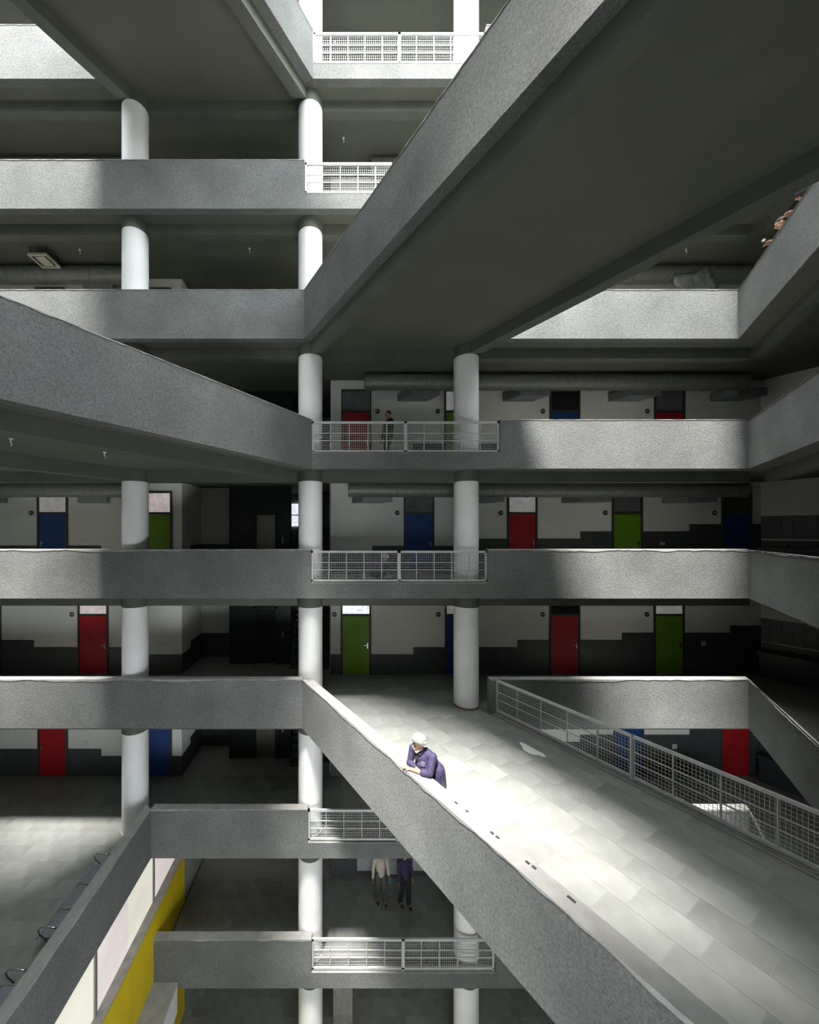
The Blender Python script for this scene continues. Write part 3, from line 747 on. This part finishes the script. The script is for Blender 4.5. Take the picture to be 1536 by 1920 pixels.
# ---- steel waiting benches
def bench(y0, n, label):
    x = -5.69; z = fz(0)
    t = thing('waiting_bench', (x-0.25, y0, z), label, 'bench', 'steel waiting benches behind the parapet')
    L_ = 0.5*n+0.07*(n-1)
    MB().bar((x-0.28, y0+0.05, z+0.33), (x-0.28, y0+L_-0.05, z+0.33), 0.06, 0.05).build('beam', 'seat', t)
    for yy in (y0+0.25, y0+L_-0.25):
        MB().tube([(x-0.28, yy, z+0.31), (x-0.28, yy, z+0.06), (x-0.05, yy, z+0.02)], 0.025, 8).build('leg', 'chrome', t, smooth=True)
        MB().tube([(x-0.28, yy, z+0.31), (x-0.28, yy, z+0.06), (x-0.52, yy, z+0.02)], 0.025, 8).build('leg', 'chrome', t, smooth=True)
    for i in range(n):
        ya = y0+0.57*i; yb = ya+0.5
        prof = [(0.0, 0.46), (-0.10, 0.425), (-0.34, 0.42), (-0.44, 0.43), (-0.49, 0.405), (-0.51, 0.36)]
        vs_ = [(x+p, yy, z+h+dz) for yy in (ya+0.015, yb-0.015) for p, h in prof for dz in (0, -0.02)]
        m_ = len(prof); fs_ = []
        for q in range(m_-1):
            a = 2*q; fs_ += [(a, a+2, a+2+2*m_, a+2*m_), (a+1, a+1+2*m_, a+3+2*m_, a+3), (a, a+1, a+3, a+2), (a+2*m_, a+2+2*m_, a+3+2*m_, a+1+2*m_)]
        fs_ += [(0, 2*m_, 2*m_+1, 1), (2*m_-2, 2*m_-1, 4*m_-1, 4*m_-2)]
        s = MB().raw(vs_, fs_).build('seat', 'seat', t, smooth='auto')
        for yy in (ya, yb):
            e = MB().tube([(x+p, yy, z+h) for p, h in prof], 0.013, 8).build('edge_tube', 'chrome', smooth=True); e.parent = s
        e = MB().tube([(x-0.51, ya, z+0.365), (x-0.51, yb, z+0.365)], 0.013, 8).build('edge_tube', 'chrome', smooth=True); e.parent = s
        bprof = [(0.0, 0.47), (0.05, 0.60), (0.075, 0.76)]
        MB().prism([(0, 0), (1, 0), (1, 1), (0, 1)], 0, 1)
        vs_ = [(x+p+dx, yy, z+h) for yy in (ya+0.01, yb-0.01) for p, h in bprof for dx in (0, 0.02)]
        fs_ = []
        for q in range(2):
            a = 2*q; fs_ += [(a, a+2, a+8, a+6), (a+1, a+7, a+9, a+3), (a, a+1, a+3, a+2), (a+6, a+8, a+9, a+7)]
        fs_ += [(0, 6, 7, 1), (4, 5, 11, 10)]
        MB().raw(vs_, fs_).build('backrest', 'seat', t, smooth='auto')
    for yy in (y0-0.04, y0+L_+0.04):
        MB().tube([(x-0.02, yy, z+0.62), (x-0.25, yy, z+0.66), (x-0.40, yy, z+0.64), (x-0.45, yy, z+0.58), (x-0.42, yy, z+0.50), (x-0.30, yy, z+0.40), (x-0.28, yy, z+0.34)], 0.017, 8).build('armrest', 'chrome', t, smooth=True)
bench(7.6, 3, 'three seat steel waiting bench behind the parapet, beside the round column')
bench(5.15, 3, 'steel waiting bench behind the parapet at the lower corner of the picture')

# ------------------------------------------------------------------ people
def blob(prims, vox):
    """prims: ('c', p0, r0, p1, r1) tapered capsules and ('e', centre, radii[, rot]) ellipsoids -> one remeshed surface"""
    bm = bmesh.new()
    for p in prims:
        if p[0] == 'e':
            mtx = Matrix.Translation(p[1]) @ (p[3] if len(p) > 3 else Matrix.Identity(4)) @ Matrix.Diagonal((*p[2], 1))
            bmesh.ops.create_icosphere(bm, subdivisions=3, radius=1, matrix=mtx)
        else:
            a, r0, b, r1 = Vector(p[1]), p[2], Vector(p[3]), p[4]
            d = b-a; L_ = max(d.length, 1e-4)
            bmesh.ops.create_icosphere(bm, subdivisions=2, radius=r0*1.02, matrix=Matrix.Translation(a))
            bmesh.ops.create_icosphere(bm, subdivisions=2, radius=r1*1.02, matrix=Matrix.Translation(b))
            q = Vector((0, 0, 1)).rotation_difference(d.normalized()).to_matrix().to_4x4()
            bmesh.ops.create_cone(bm, cap_ends=True, segments=16, radius1=r0, radius2=r1, depth=L_, matrix=Matrix.Translation((a+b)/2) @ q)
    me = bpy.data.meshes.new('tmp'); bm.to_mesh(me); bm.free()
    o = bpy.data.objects.new('tmp', me); C.objects.link(o)
    rm = o.modifiers.new('r', 'REMESH'); rm.mode = 'VOXEL'; rm.voxel_size = vox; rm.use_smooth_shade = True
    s = o.modifiers.new('s', 'SMOOTH'); s.factor = 0.5; s.iterations = 4
    bpy.context.view_layer.update()
    res = bpy.data.meshes.new_from_object(o.evaluated_get(bpy.context.evaluated_depsgraph_get()))
    bpy.data.objects.remove(o); bpy.data.meshes.remove(me)
    for p in res.polygons: p.use_smooth = True
    return res
def blob_obj(name, prims, m, vox, parent=None, frame=None):
    me = blob(prims, vox); me.materials.clear(); me.materials.append(M[m])
    if frame is not None: me.transform(frame)
    o = bpy.data.objects.new(name, me); C.objects.link(o)
    if parent: o.parent = parent
    return o
def V(*a): return Vector(a)

def hand(base, d, up, s=1.0, curl=0.5, side=1):
    """palm at base pointing along d, back of the hand towards up; five fingers"""
    d = Vector(d).normalized(); up = Vector(up); up = (up-d*up.dot(d)).normalized(); r = d.cross(up).normalized()
    P = []
    b = Vector(base)
    for i in range(4):
        P.append(('c', b+r*(i-1.5)*0.012*s, 0.013*s, b+d*0.085*s+r*(i-1.5)*0.020*s, 0.011*s))
    ln = (0.068, 0.078, 0.072, 0.056)
    for i in range(4):
        k0 = b+d*0.088*s+r*(i-1.5)*0.021*s
        a1 = curl*0.6; k1 = k0+(d*math.cos(a1)-up*math.sin(a1))*ln[i]*0.5*s
        a2 = curl*1.7; k2 = k1+(d*math.cos(a2)-up*math.sin(a2))*ln[i]*0.5*s
        P += [('c', k0, 0.0095*s, k1, 0.0085*s), ('c', k1, 0.0085*s, k2, 0.007*s)]
    t0 = b+d*0.025*s+r*side*0.026*s; t1 = t0+(d*0.6+r*side*0.7-up*0.25).normalized()*0.035*s; t2 = t1+(d*0.9+r*side*0.2-up*0.4).normalized()*0.03*s
    P += [('c', t0, 0.013*s, t1, 0.010*s), ('c', t1, 0.010*s, t2, 0.008*s)]
    return P
def head_prims(c, f, up, s=1.0):
    """c: head centre, f: facing, up"""
    f = Vector(f).normalized(); up = Vector(up); up = (up-f*up.dot(f)).normalized(); r = f.cross(up).normalized()
    R = Matrix((r, f, up)).transposed().to_4x4()
    c = Vector(c)
    def L(x, y, z): return c+(r*x+f*y+up*z)*s
    P = [('e', L(0, -0.012, 0.03), (0.074*s, 0.092*s, 0.088*s), R), ('e', L(0, 0.022, -0.045), (0.058*s, 0.064*s, 0.066*s), R), ('e', L(0, 0.05, -0.088), (0.030*s, 0.028*s, 0.024*s), R),
         ('c', L(0, 0.085, 0.012), 0.010*s, L(0, 0.108, -0.030), 0.014*s), ('c', L(-0.035, 0.080, 0.024), 0.010*s, L(0.035, 0.080, 0.024), 0.010*s),
         ('e', L(0.036, 0.062, -0.022), (0.022*s, 0.018*s, 0.022*s), R), ('e', L(-0.036, 0.062, -0.022), (0.022*s, 0.018*s, 0.022*s), R),
         ('c', L(-0.02, 0.082, -0.062), 0.009*s, L(0.02, 0.082, -0.062), 0.009*s),
         ('e', L(0.076, -0.008, -0.008), (0.012*s, 0.022*s, 0.033*s), R), ('e', L(-0.076, -0.008, -0.008), (0.012*s, 0.022*s, 0.033*s), R)]
    return P, L, R
def eyes(parent, L, frame=None, vox=0.003):
    for sx in (-1, 1):
        mb = bmesh.new(); bmesh.ops.create_icosphere(mb, subdivisions=2, radius=0.0125, matrix=Matrix.Translation(L(0.031*sx, 0.079, 0.004)))
        me = bpy.data.meshes.new('eye'); mb.to_mesh(me); mb.free(); me.materials.append(M['eye'])
        if frame is not None: me.transform(frame)
        o = bpy.data.objects.new('eye', me); C.objects.link(o); o.parent = parent

# --- the turbaned man leaning on the bridge parapet. local frame: x = his left (along the parapet), y = outwards over the edge, z up
ref = Vector(pt1(0, 6.45))
e1 = Vector((d1.x, d1.y, 0)); o1v = Vector((-n1.x, -n1.y, 0))
FR = Matrix(((e1.x, o1v.x, 0, ref.x), (e1.y, o1v.y, 0, ref.y), (0, 0, 1, 0), (0, 0, 0, 1)))
hc = V(0.135, -0.20, 1.405); fdir = V(-0.30, 0.90, -0.16)
HP, HL, HR = head_prims(hc, fdir, (0.0, 0.3, 1), 1.0)
rs, lsd = V(-0.045, -0.235, 1.235), V(0.325, -0.345, 1.235)
re, le = V(-0.05, -0.15, 1.005), V(0.375, -0.20, 1.01)
rw, lw = V(0.20, -0.165, 1.0), V(0.10, -0.055, 1.0)
pel = V(0.25, -0.46, 0.90); chest = V(0.17, -0.33, 1.16)
body = list(HP)+[('c', hc+V(0.0, -0.03, -0.06), 0.055, V(0.145, -0.29, 1.25), 0.06),
     ('c', chest, 0.13, pel, 0.13), ('c', rs, 0.055, lsd, 0.055),
     ('c', rs, 0.05, re, 0.04), ('c', lsd, 0.05, le, 0.04), ('c', re, 0.04, rw, 0.028), ('c', le, 0.04, lw, 0.028),
     ('c', pel+V(0.1, 0, 0), 0.09, V(0.42, -0.50, 0.48), 0.06), ('c', pel-V(0.1, 0, 0), 0.09, V(0.22, -0.52, 0.48), 0.06),
     ('c', V(0.42, -0.50, 0.48), 0.055, V(0.42, -0.60, 0.08), 0.04), ('c', V(0.22, -0.52, 0.48), 0.055, V(0.21, -0.62, 0.08), 0.04)]
body += hand(lw, (-0.88, 0.42, -0.02), (0.0, 0.1, 1), 1.0, 0.45, side=1)
body += hand(rw, (0.93, -0.12, -0.05), (0, 0.1, 1), 1.0, 0.6, side=-1)
mp = blob_obj('person', body, 'skin', 0.0055, frame=FR)
tag(mp, 'person in white turban and purple shirt leaning with folded arms on bridge parapet', 'person')
eyes(mp, HL, FR)
blob_obj('shirt', [('c', chest+V(0, 0.0, 0.0), 0.150, pel+V(0, 0, 0.03), 0.155), ('c', rs, 0.075, lsd, 0.078), ('e', V(0.14, -0.27, 1.16), (0.15, 0.10, 0.12)),
     ('c', rs, 0.072, re+V(0, -0.02, 0.012), 0.058), ('c', lsd, 0.076, le+V(0.01, -0.03, 0.02), 0.062), ('c', le+V(0.0, -0.02, 0.012), 0.060, le.lerp(lw, 0.30), 0.054), ('c', re, 0.056, re.lerp(rw, 0.55), 0.05),
     ('c', pel+V(0.04, 0.0, 0.05), 0.152, pel+V(0.06, -0.0, -0.18), 0.160), ('c', pel+V(-0.05, 0.0, 0.05), 0.148, pel+V(-0.06, -0.0, -0.18), 0.158), ('e', V(0.17, -0.26, 1.06), (0.15, 0.11, 0.10))], 'purple', 0.007, mp, FR)
blob_obj('undershirt', [('c', V(0.11, -0.225, 1.27), 0.055, V(0.13, -0.16, 1.15), 0.03), ('e', V(0.14, -0.265, 1.275), (0.085, 0.07, 0.035))], 'inner', 0.006, mp, FR)
for sx in (-1, 1):
    blob_obj('collar', [('c', V(0.135+0.075*sx, -0.27, 1.315), 0.018, V(0.13+0.05*sx, -0.185, 1.25), 0.02), ('c', V(0.135+0.075*sx, -0.27, 1.315), 0.018, V(0.135+0.06*sx, -0.34, 1.33), 0.016)], 'purple', 0.005, mp, FR)
blob_obj('trousers', [('c', pel, 0.145, pel+V(0, 0, -0.08), 0.145), ('c', pel+V(0.1, 0, -0.05), 0.105, V(0.42, -0.50, 0.48), 0.085), ('c', pel+V(-0.1, 0, -0.05), 0.105, V(0.22, -0.52, 0.48), 0.085), ('c', V(0.42, -0.50, 0.48), 0.082, V(0.42, -0.60, 0.09), 0.07), ('c', V(0.22, -0.52, 0.48), 0.082, V(0.21, -0.62, 0.09), 0.07)], 'greycl', 0.012, mp, FR)
for x, y in ((0.42, -0.60), (0.21, -0.62)):
    blob_obj('shoe', [('c', V(x, y-0.03, 0.045), 0.043, V(x, y+0.17, 0.04), 0.038)], 'blackcl', 0.01, mp, FR)
TB = [('e', HL(0, -0.03, 0.092), (0.098, 0.104, 0.050), HR), ('e', HL(-0.02, -0.015, 0.102), (0.088, 0.092, 0.042), HR), ('e', HL(0.045, -0.06, 0.045), (0.062, 0.070, 0.062), HR), ('e', HL(-0.05, -0.05, 0.05), (0.055, 0.070, 0.06), HR)]
for i in range(5):
    a0 = -0.5+0.35*i
    pts = [HL(0.100*math.cos(q), -0.022+0.106*math.sin(q), 0.074+0.011*i-0.030*math.sin(q)*0.0-0.02*math.cos(q+math.pi/2+0.4)*0.8+0.008*math.sin(2*q+a0)) for q in [2*math.pi*j/14 for j in range(15)]]
    for a, b in zip(pts, pts[1:]): TB.append(('c', a, 0.017, b, 0.017))
blob_obj('turban', TB, 'turban', 0.006, mp, FR)
blob_obj('beard', [('e', HL(0, 0.055, -0.105), (0.045, 0.038, 0.042), HR), ('c', HL(-0.06, 0.012, -0.06), 0.020, HL(-0.03, 0.055, -0.105), 0.024), ('c', HL(0.06, 0.012, -0.06), 0.020, HL(0.03, 0.055, -0.105), 0.024), ('c', HL(-0.028, 0.092, -0.052), 0.010, HL(0.028, 0.092, -0.052), 0.010)], 'beard', 0.005, mp, FR)
b_ = MB().raw([FR @ V(0.235, -0.165, 1.17), FR @ V(0.30, -0.195, 1.17), FR @ V(0.30, -0.185, 1.10), FR @ V(0.235, -0.155, 1.10), FR @ V(0.235, -0.185, 1.17), FR @ V(0.30, -0.215, 1.17), FR @ V(0.30, -0.205, 1.10), FR @ V(0.235, -0.175, 1.10)], [(0, 1, 2, 3), (7, 6, 5, 4), (0, 4, 5, 1), (1, 5, 6, 2), (2, 6, 7, 3), (3, 7, 4, 0)]).build('badge', 'badge'); b_.parent = mp

# --- upright figures
def stand(label, x, y, z, face, h, shirt, trousers, headwear=None, walk=0.0, arm=None, vox=0.012, hold=None, wear_hair=True):
    fr = Matrix.Translation((x, y, z)) @ Matrix.Rotation(math.atan2(-face[0], face[1]), 4, 'Z')   # local +y faces
    s = h/1.72
    def q(a, b, c): return V(a*s, b*s, c*s)
    hp, hl, hr = head_prims(q(0, 0.02, 1.60), (0, 1, -0.05), (0, 0, 1), s)
    armL = arm[0] if arm else ((-0.22, 0.0, 1.12), (-0.24, 0.06, 0.84)); armR = arm[1] if arm else ((0.22, 0.02, 1.12), (0.24, 0.10, 0.85))
    kn = ((-0.10, 0.05+walk*0.5, 0.50), (0.10, 0.05-walk*0.2, 0.50)); an = ((-0.11, 0.0+walk, 0.09), (0.11, -0.02-walk, 0.09+abs(walk)*0.15))
    P = hp+[('c', q(0, 0, 1.52), 0.055*s, q(0, 0, 1.40), 0.06*s), ('c', q(0, 0, 1.28), 0.13*s, q(0, 0, 0.95), 0.12*s), ('c', q(-0.17, 0, 1.39), 0.05*s, q(0.17, 0, 1.39), 0.05*s)]
    SH = [('c', q(0, 0, 1.30), 0.150*s, q(0, 0, 0.96), 0.145*s), ('c', q(-0.17, 0, 1.385), 0.068*s, q(0.17, 0, 1.385), 0.068*s)]
    for sx, (el, wr) in ((-1, armL), (1, armR)):
        sh = q(0.19*sx, 0, 1.38); el = q(*el); wr = q(*wr)
        P += [('c', sh, 0.045*s, el, 0.038*s), ('c', el, 0.037*s, wr, 0.026*s)]+hand(wr, wr-el, (0, 0.2*0+0.0, 1) if abs((wr-el).normalized().z) < 0.8 else (sx, 0, 0), s, 0.5, side=sx)
        SH += [('c', sh, 0.065*s, el, 0.056*s), ('c', el, 0.055*s, el.lerp(wr, 0.92), 0.042*s)]
    TR = [('c', q(-0.06, 0, 0.98), 0.12*s, q(0.06, 0, 0.98), 0.12*s)]
    for i in (0, 1):
        hj = q((-0.09, 0.09)[i], 0, 0.92); k_, a_ = q(*kn[i]), q(*an[i])
        P += [('c', hj, 0.085*s, k_, 0.058*s), ('c', k_, 0.055*s, a_, 0.036*s), ('c', a_, 0.035*s, a_+q(0, 0.13, -0.05), 0.03*s)]
        TR += [('c', hj, 0.105*s, k_, 0.078*s), ('c', k_, 0.076*s, a_, 0.066*s)]
    p = blob_obj('person', P, 'skin', vox, frame=fr); tag(p, label, 'person')
    eyes(p, hl, fr)
    blob_obj('shirt', SH, shirt, vox, p, fr); blob_obj('trousers', TR, trousers, vox, p, fr)
    for i in (0, 1):
        a_ = q(*an[i]); blob_obj('shoe', [('c', a_+q(0, -0.03, -0.045), 0.042*s, a_+q(0, 0.16, -0.052), 0.036*s)], 'blackcl', vox, p, fr)
    if wear_hair: blob_obj('hair', [('e', hl(0, -0.03, 0.055), (0.083*s, 0.095*s, 0.082*s), hr)], 'hair', vox, p, fr)
    return p, fr, q
stand('person in dark clothes walking along the corridor behind the mesh railing', 1.50, 11.9, fz(3), (-0.9, -0.4), 1.70, 'navycl', 'blackcl', walk=0.10)
pA, frA, qA = stand('person in beige shirt and grey trousers holding a phone, on the lowest gallery', 1.30, 12.35, fz(-1), (0.25, -1), 1.80, 'beige', 'greycl', walk=0.05, arm=(((-0.23, 0.02, 1.13), (-0.20, 0.20, 0.98)), ((0.24, 0.0, 1.12), (0.26, 0.02, 0.85))))
ph = MB().box(-0.035, 0.035, -0.008, 0.008, -0.07, 0.07).build('phone', 'teal'); ph.matrix_world = frA @ Matrix.Translation(qA(-0.175, 0.32, 0.93)) @ Matrix.Rotation(0.6, 4, 'X')
tag(ph, 'small dark teal phone in the hand of the beige shirted person', 'phone')
stand('person in purple shirt and black trousers standing by the glass entrance', 2.08, 12.25, fz(-1), (0.3, -1), 1.82, 'purple', 'blackcl', walk=0.06)

# --- squatting worker behind the eye-level railing
fr = Matrix.Translation((1.12, 11.15, fz(2))) @ Matrix.Rotation(math.radians(-70), 4, 'Z')
hp, hl, hr = head_prims(V(0, 0.22, 0.66), (0, 0.9, -0.45), (0, 0.3, 1), 0.95)
P = hp+[('c', V(0, 0.18, 0.60), 0.05, V(0, 0.10, 0.54), 0.055), ('c', V(0, 0.06, 0.46), 0.12, V(0, -0.12, 0.24), 0.13), ('c', V(-0.15, 0.08, 0.50), 0.05, V(0.15, 0.08, 0.50), 0.05)]
SH = [('c', V(0, 0.06, 0.46), 0.145, V(0, -0.12, 0.26), 0.15), ('c', V(-0.15, 0.08, 0.50), 0.066, V(0.15, 0.08, 0.50), 0.066)]; TR = [('c', V(-0.07, -0.13, 0.20), 0.12, V(0.07, -0.13, 0.20), 0.12)]
for sx in (-1, 1):
    sh, el, wr = V(0.18*sx, 0.09, 0.49), V(0.22*sx, 0.25, 0.30), V(0.12*sx, 0.42, 0.16)
    P += [('c', sh, 0.043, el, 0.036), ('c', el, 0.035, wr, 0.026)]+hand(wr, wr-el, (0, 0, 1), 0.95, 0.5, side=sx); SH += [('c', sh, 0.062, el, 0.052), ('c', el, 0.05, el.lerp(wr, 0.5), 0.045)]
    h_, k_, a_ = V(0.09*sx, -0.13, 0.19), V(0.16*sx, 0.20, 0.44), V(0.13*sx, 0.0, 0.09)
    P += [('c', h_, 0.085, k_, 0.058), ('c', k_, 0.055, a_, 0.037), ('c', a_, 0.035, a_+V(0, 0.15, -0.055), 0.03)]; TR += [('c', h_, 0.10, k_, 0.075), ('c', k_, 0.073, a_, 0.06)]
pw = blob_obj('person', P, 'skin', 0.011, frame=fr); tag(pw, 'person with white turban squatting on the floor behind the mesh railing', 'person'); eyes(pw, hl, fr)
blob_obj('shirt', SH, 'purple', 0.011, pw, fr); blob_obj('trousers', TR, 'navycl', 0.011, pw, fr)
blob_obj('turban', [('e', hl(0, -0.02, 0.075), (0.10, 0.12, 0.065), hr), ('e', hl(0, -0.07, 0.04), (0.07, 0.06, 0.06), hr)], 'turban', 0.009, pw, fr)

# --- two people leaning over the wing parapet, high on the right
ws4 = wing(4)[1]
def leaner(y, lean, label, top, s_hair='hair', phone=False):
    x = wing_x(4, y); z = fz(4)
    nrm = Vector((-1, ws4, 0)).normalized(); al = Vector((ws4, 1, 0)).normalized()
    fr = Matrix(((al.x, nrm.x, 0, x), (al.y, nrm.y, 0, y), (0, 0, 1, z), (0, 0, 0, 1)))   # local x along parapet (away), y outwards
    hc_ = V(0.05, -0.12, 1.30-lean)
    hp, hl, hr = head_prims(hc_, (0.2, 0.9, -0.45), (0, 0.3, 1), 1.0)
    P = hp+[('c', hc_+V(0, -0.04, -0.07), 0.05, V(0, -0.24, 1.16-lean), 0.055), ('c', V(0, -0.32, 1.08-lean), 0.12, V(0, -0.62, 0.86), 0.13), ('c', V(-0.16, -0.27, 1.13-lean), 0.05, V(0.16, -0.27, 1.13-lean), 0.05)]
    SH = [('c', V(0, -0.32, 1.07-lean), 0.145, V(0, -0.62, 0.88), 0.15), ('c', V(-0.16, -0.27, 1.12-lean), 0.067, V(0.16, -0.27, 1.12-lean), 0.067)]
    TR = [('c', V(0, -0.62, 0.88), 0.145, V(0, -0.62, 0.8), 0.145)]
    for sx in (-1, 1):
        sh, el, wr = V(0.19*sx, -0.27, 1.12-lean), V(0.24*sx+0.04, -0.20, 1.01), V(0.06*sx+0.26, -0.06, 1.04)
        P += [('c', sh, 0.044, el, 0.037), ('c', el, 0.036, wr, 0.026)]+hand(wr, V(0.3, 0.6, 0.25), (0, 0, 1), 1.0, 0.8, side=-sx); SH += [('c', sh, 0.062, el, 0.052)]
        h_, k_, a_ = V(0.09*sx, -0.62, 0.84), V(0.1*sx, -0.58, 0.46), V(0.1*sx, -0.62, 0.08)
        P += [('c', h_, 0.085, k_, 0.058), ('c', k_, 0.055, a_, 0.037), ('c', a_, 0.035, a_+V(0, 0.13, -0.05), 0.03)]; TR += [('c', h_, 0.105, k_, 0.078), ('c', k_, 0.076, a_, 0.065)]
    p = blob_obj('person', P, 'skin', 0.010, frame=fr); tag(p, label, 'person'); eyes(p, hl, fr)
    blob_obj('shirt', SH, top, 0.010, p, fr); blob_obj('trousers', TR, 'blackcl', 0.012, p, fr)
    blob_obj('hair' if s_hair == 'hair' else 'hood', [('e', hl(0, -0.03, 0.05), (0.084, 0.096, 0.085), hr)] if s_hair == 'hair' else [('e', hl(0, -0.02, 0.02), (0.10, 0.112, 0.13), hr)], 'hair' if s_hair == 'hair' else 'blackcl', 0.009, p, fr)
    return fr
fr4 = leaner(8.55, 0.0, 'person leaning over the high parapet pointing a small camera', 'beige')
cm = MB().box(-0.06, 0.06, -0.03, 0.03, -0.04, 0.04)
ct = thing('camera_body', fr4 @ V(0.27, 0.06, 1.12), 'small black camera held over the high parapet', 'camera')
mb = MB(); o_ = fr4 @ V(0.27, 0.06, 1.12); mb.box(o_.x-0.06, o_.x+0.06, o_.y-0.03, o_.y+0.03, o_.z-0.04, o_.z+0.04).build('body', 'disc', ct); MB().tube([(o_.x-0.03, o_.y-0.02, o_.z), (o_.x-0.09, o_.y-0.05, o_.z-0.02)], 0.032, 14).build('lens', 'chrome', ct, smooth='auto')
leaner(7.75, 0.05, 'person in black jacket leaning on the high parapet beside the camera holder', 'blackcl', s_hair='hood')
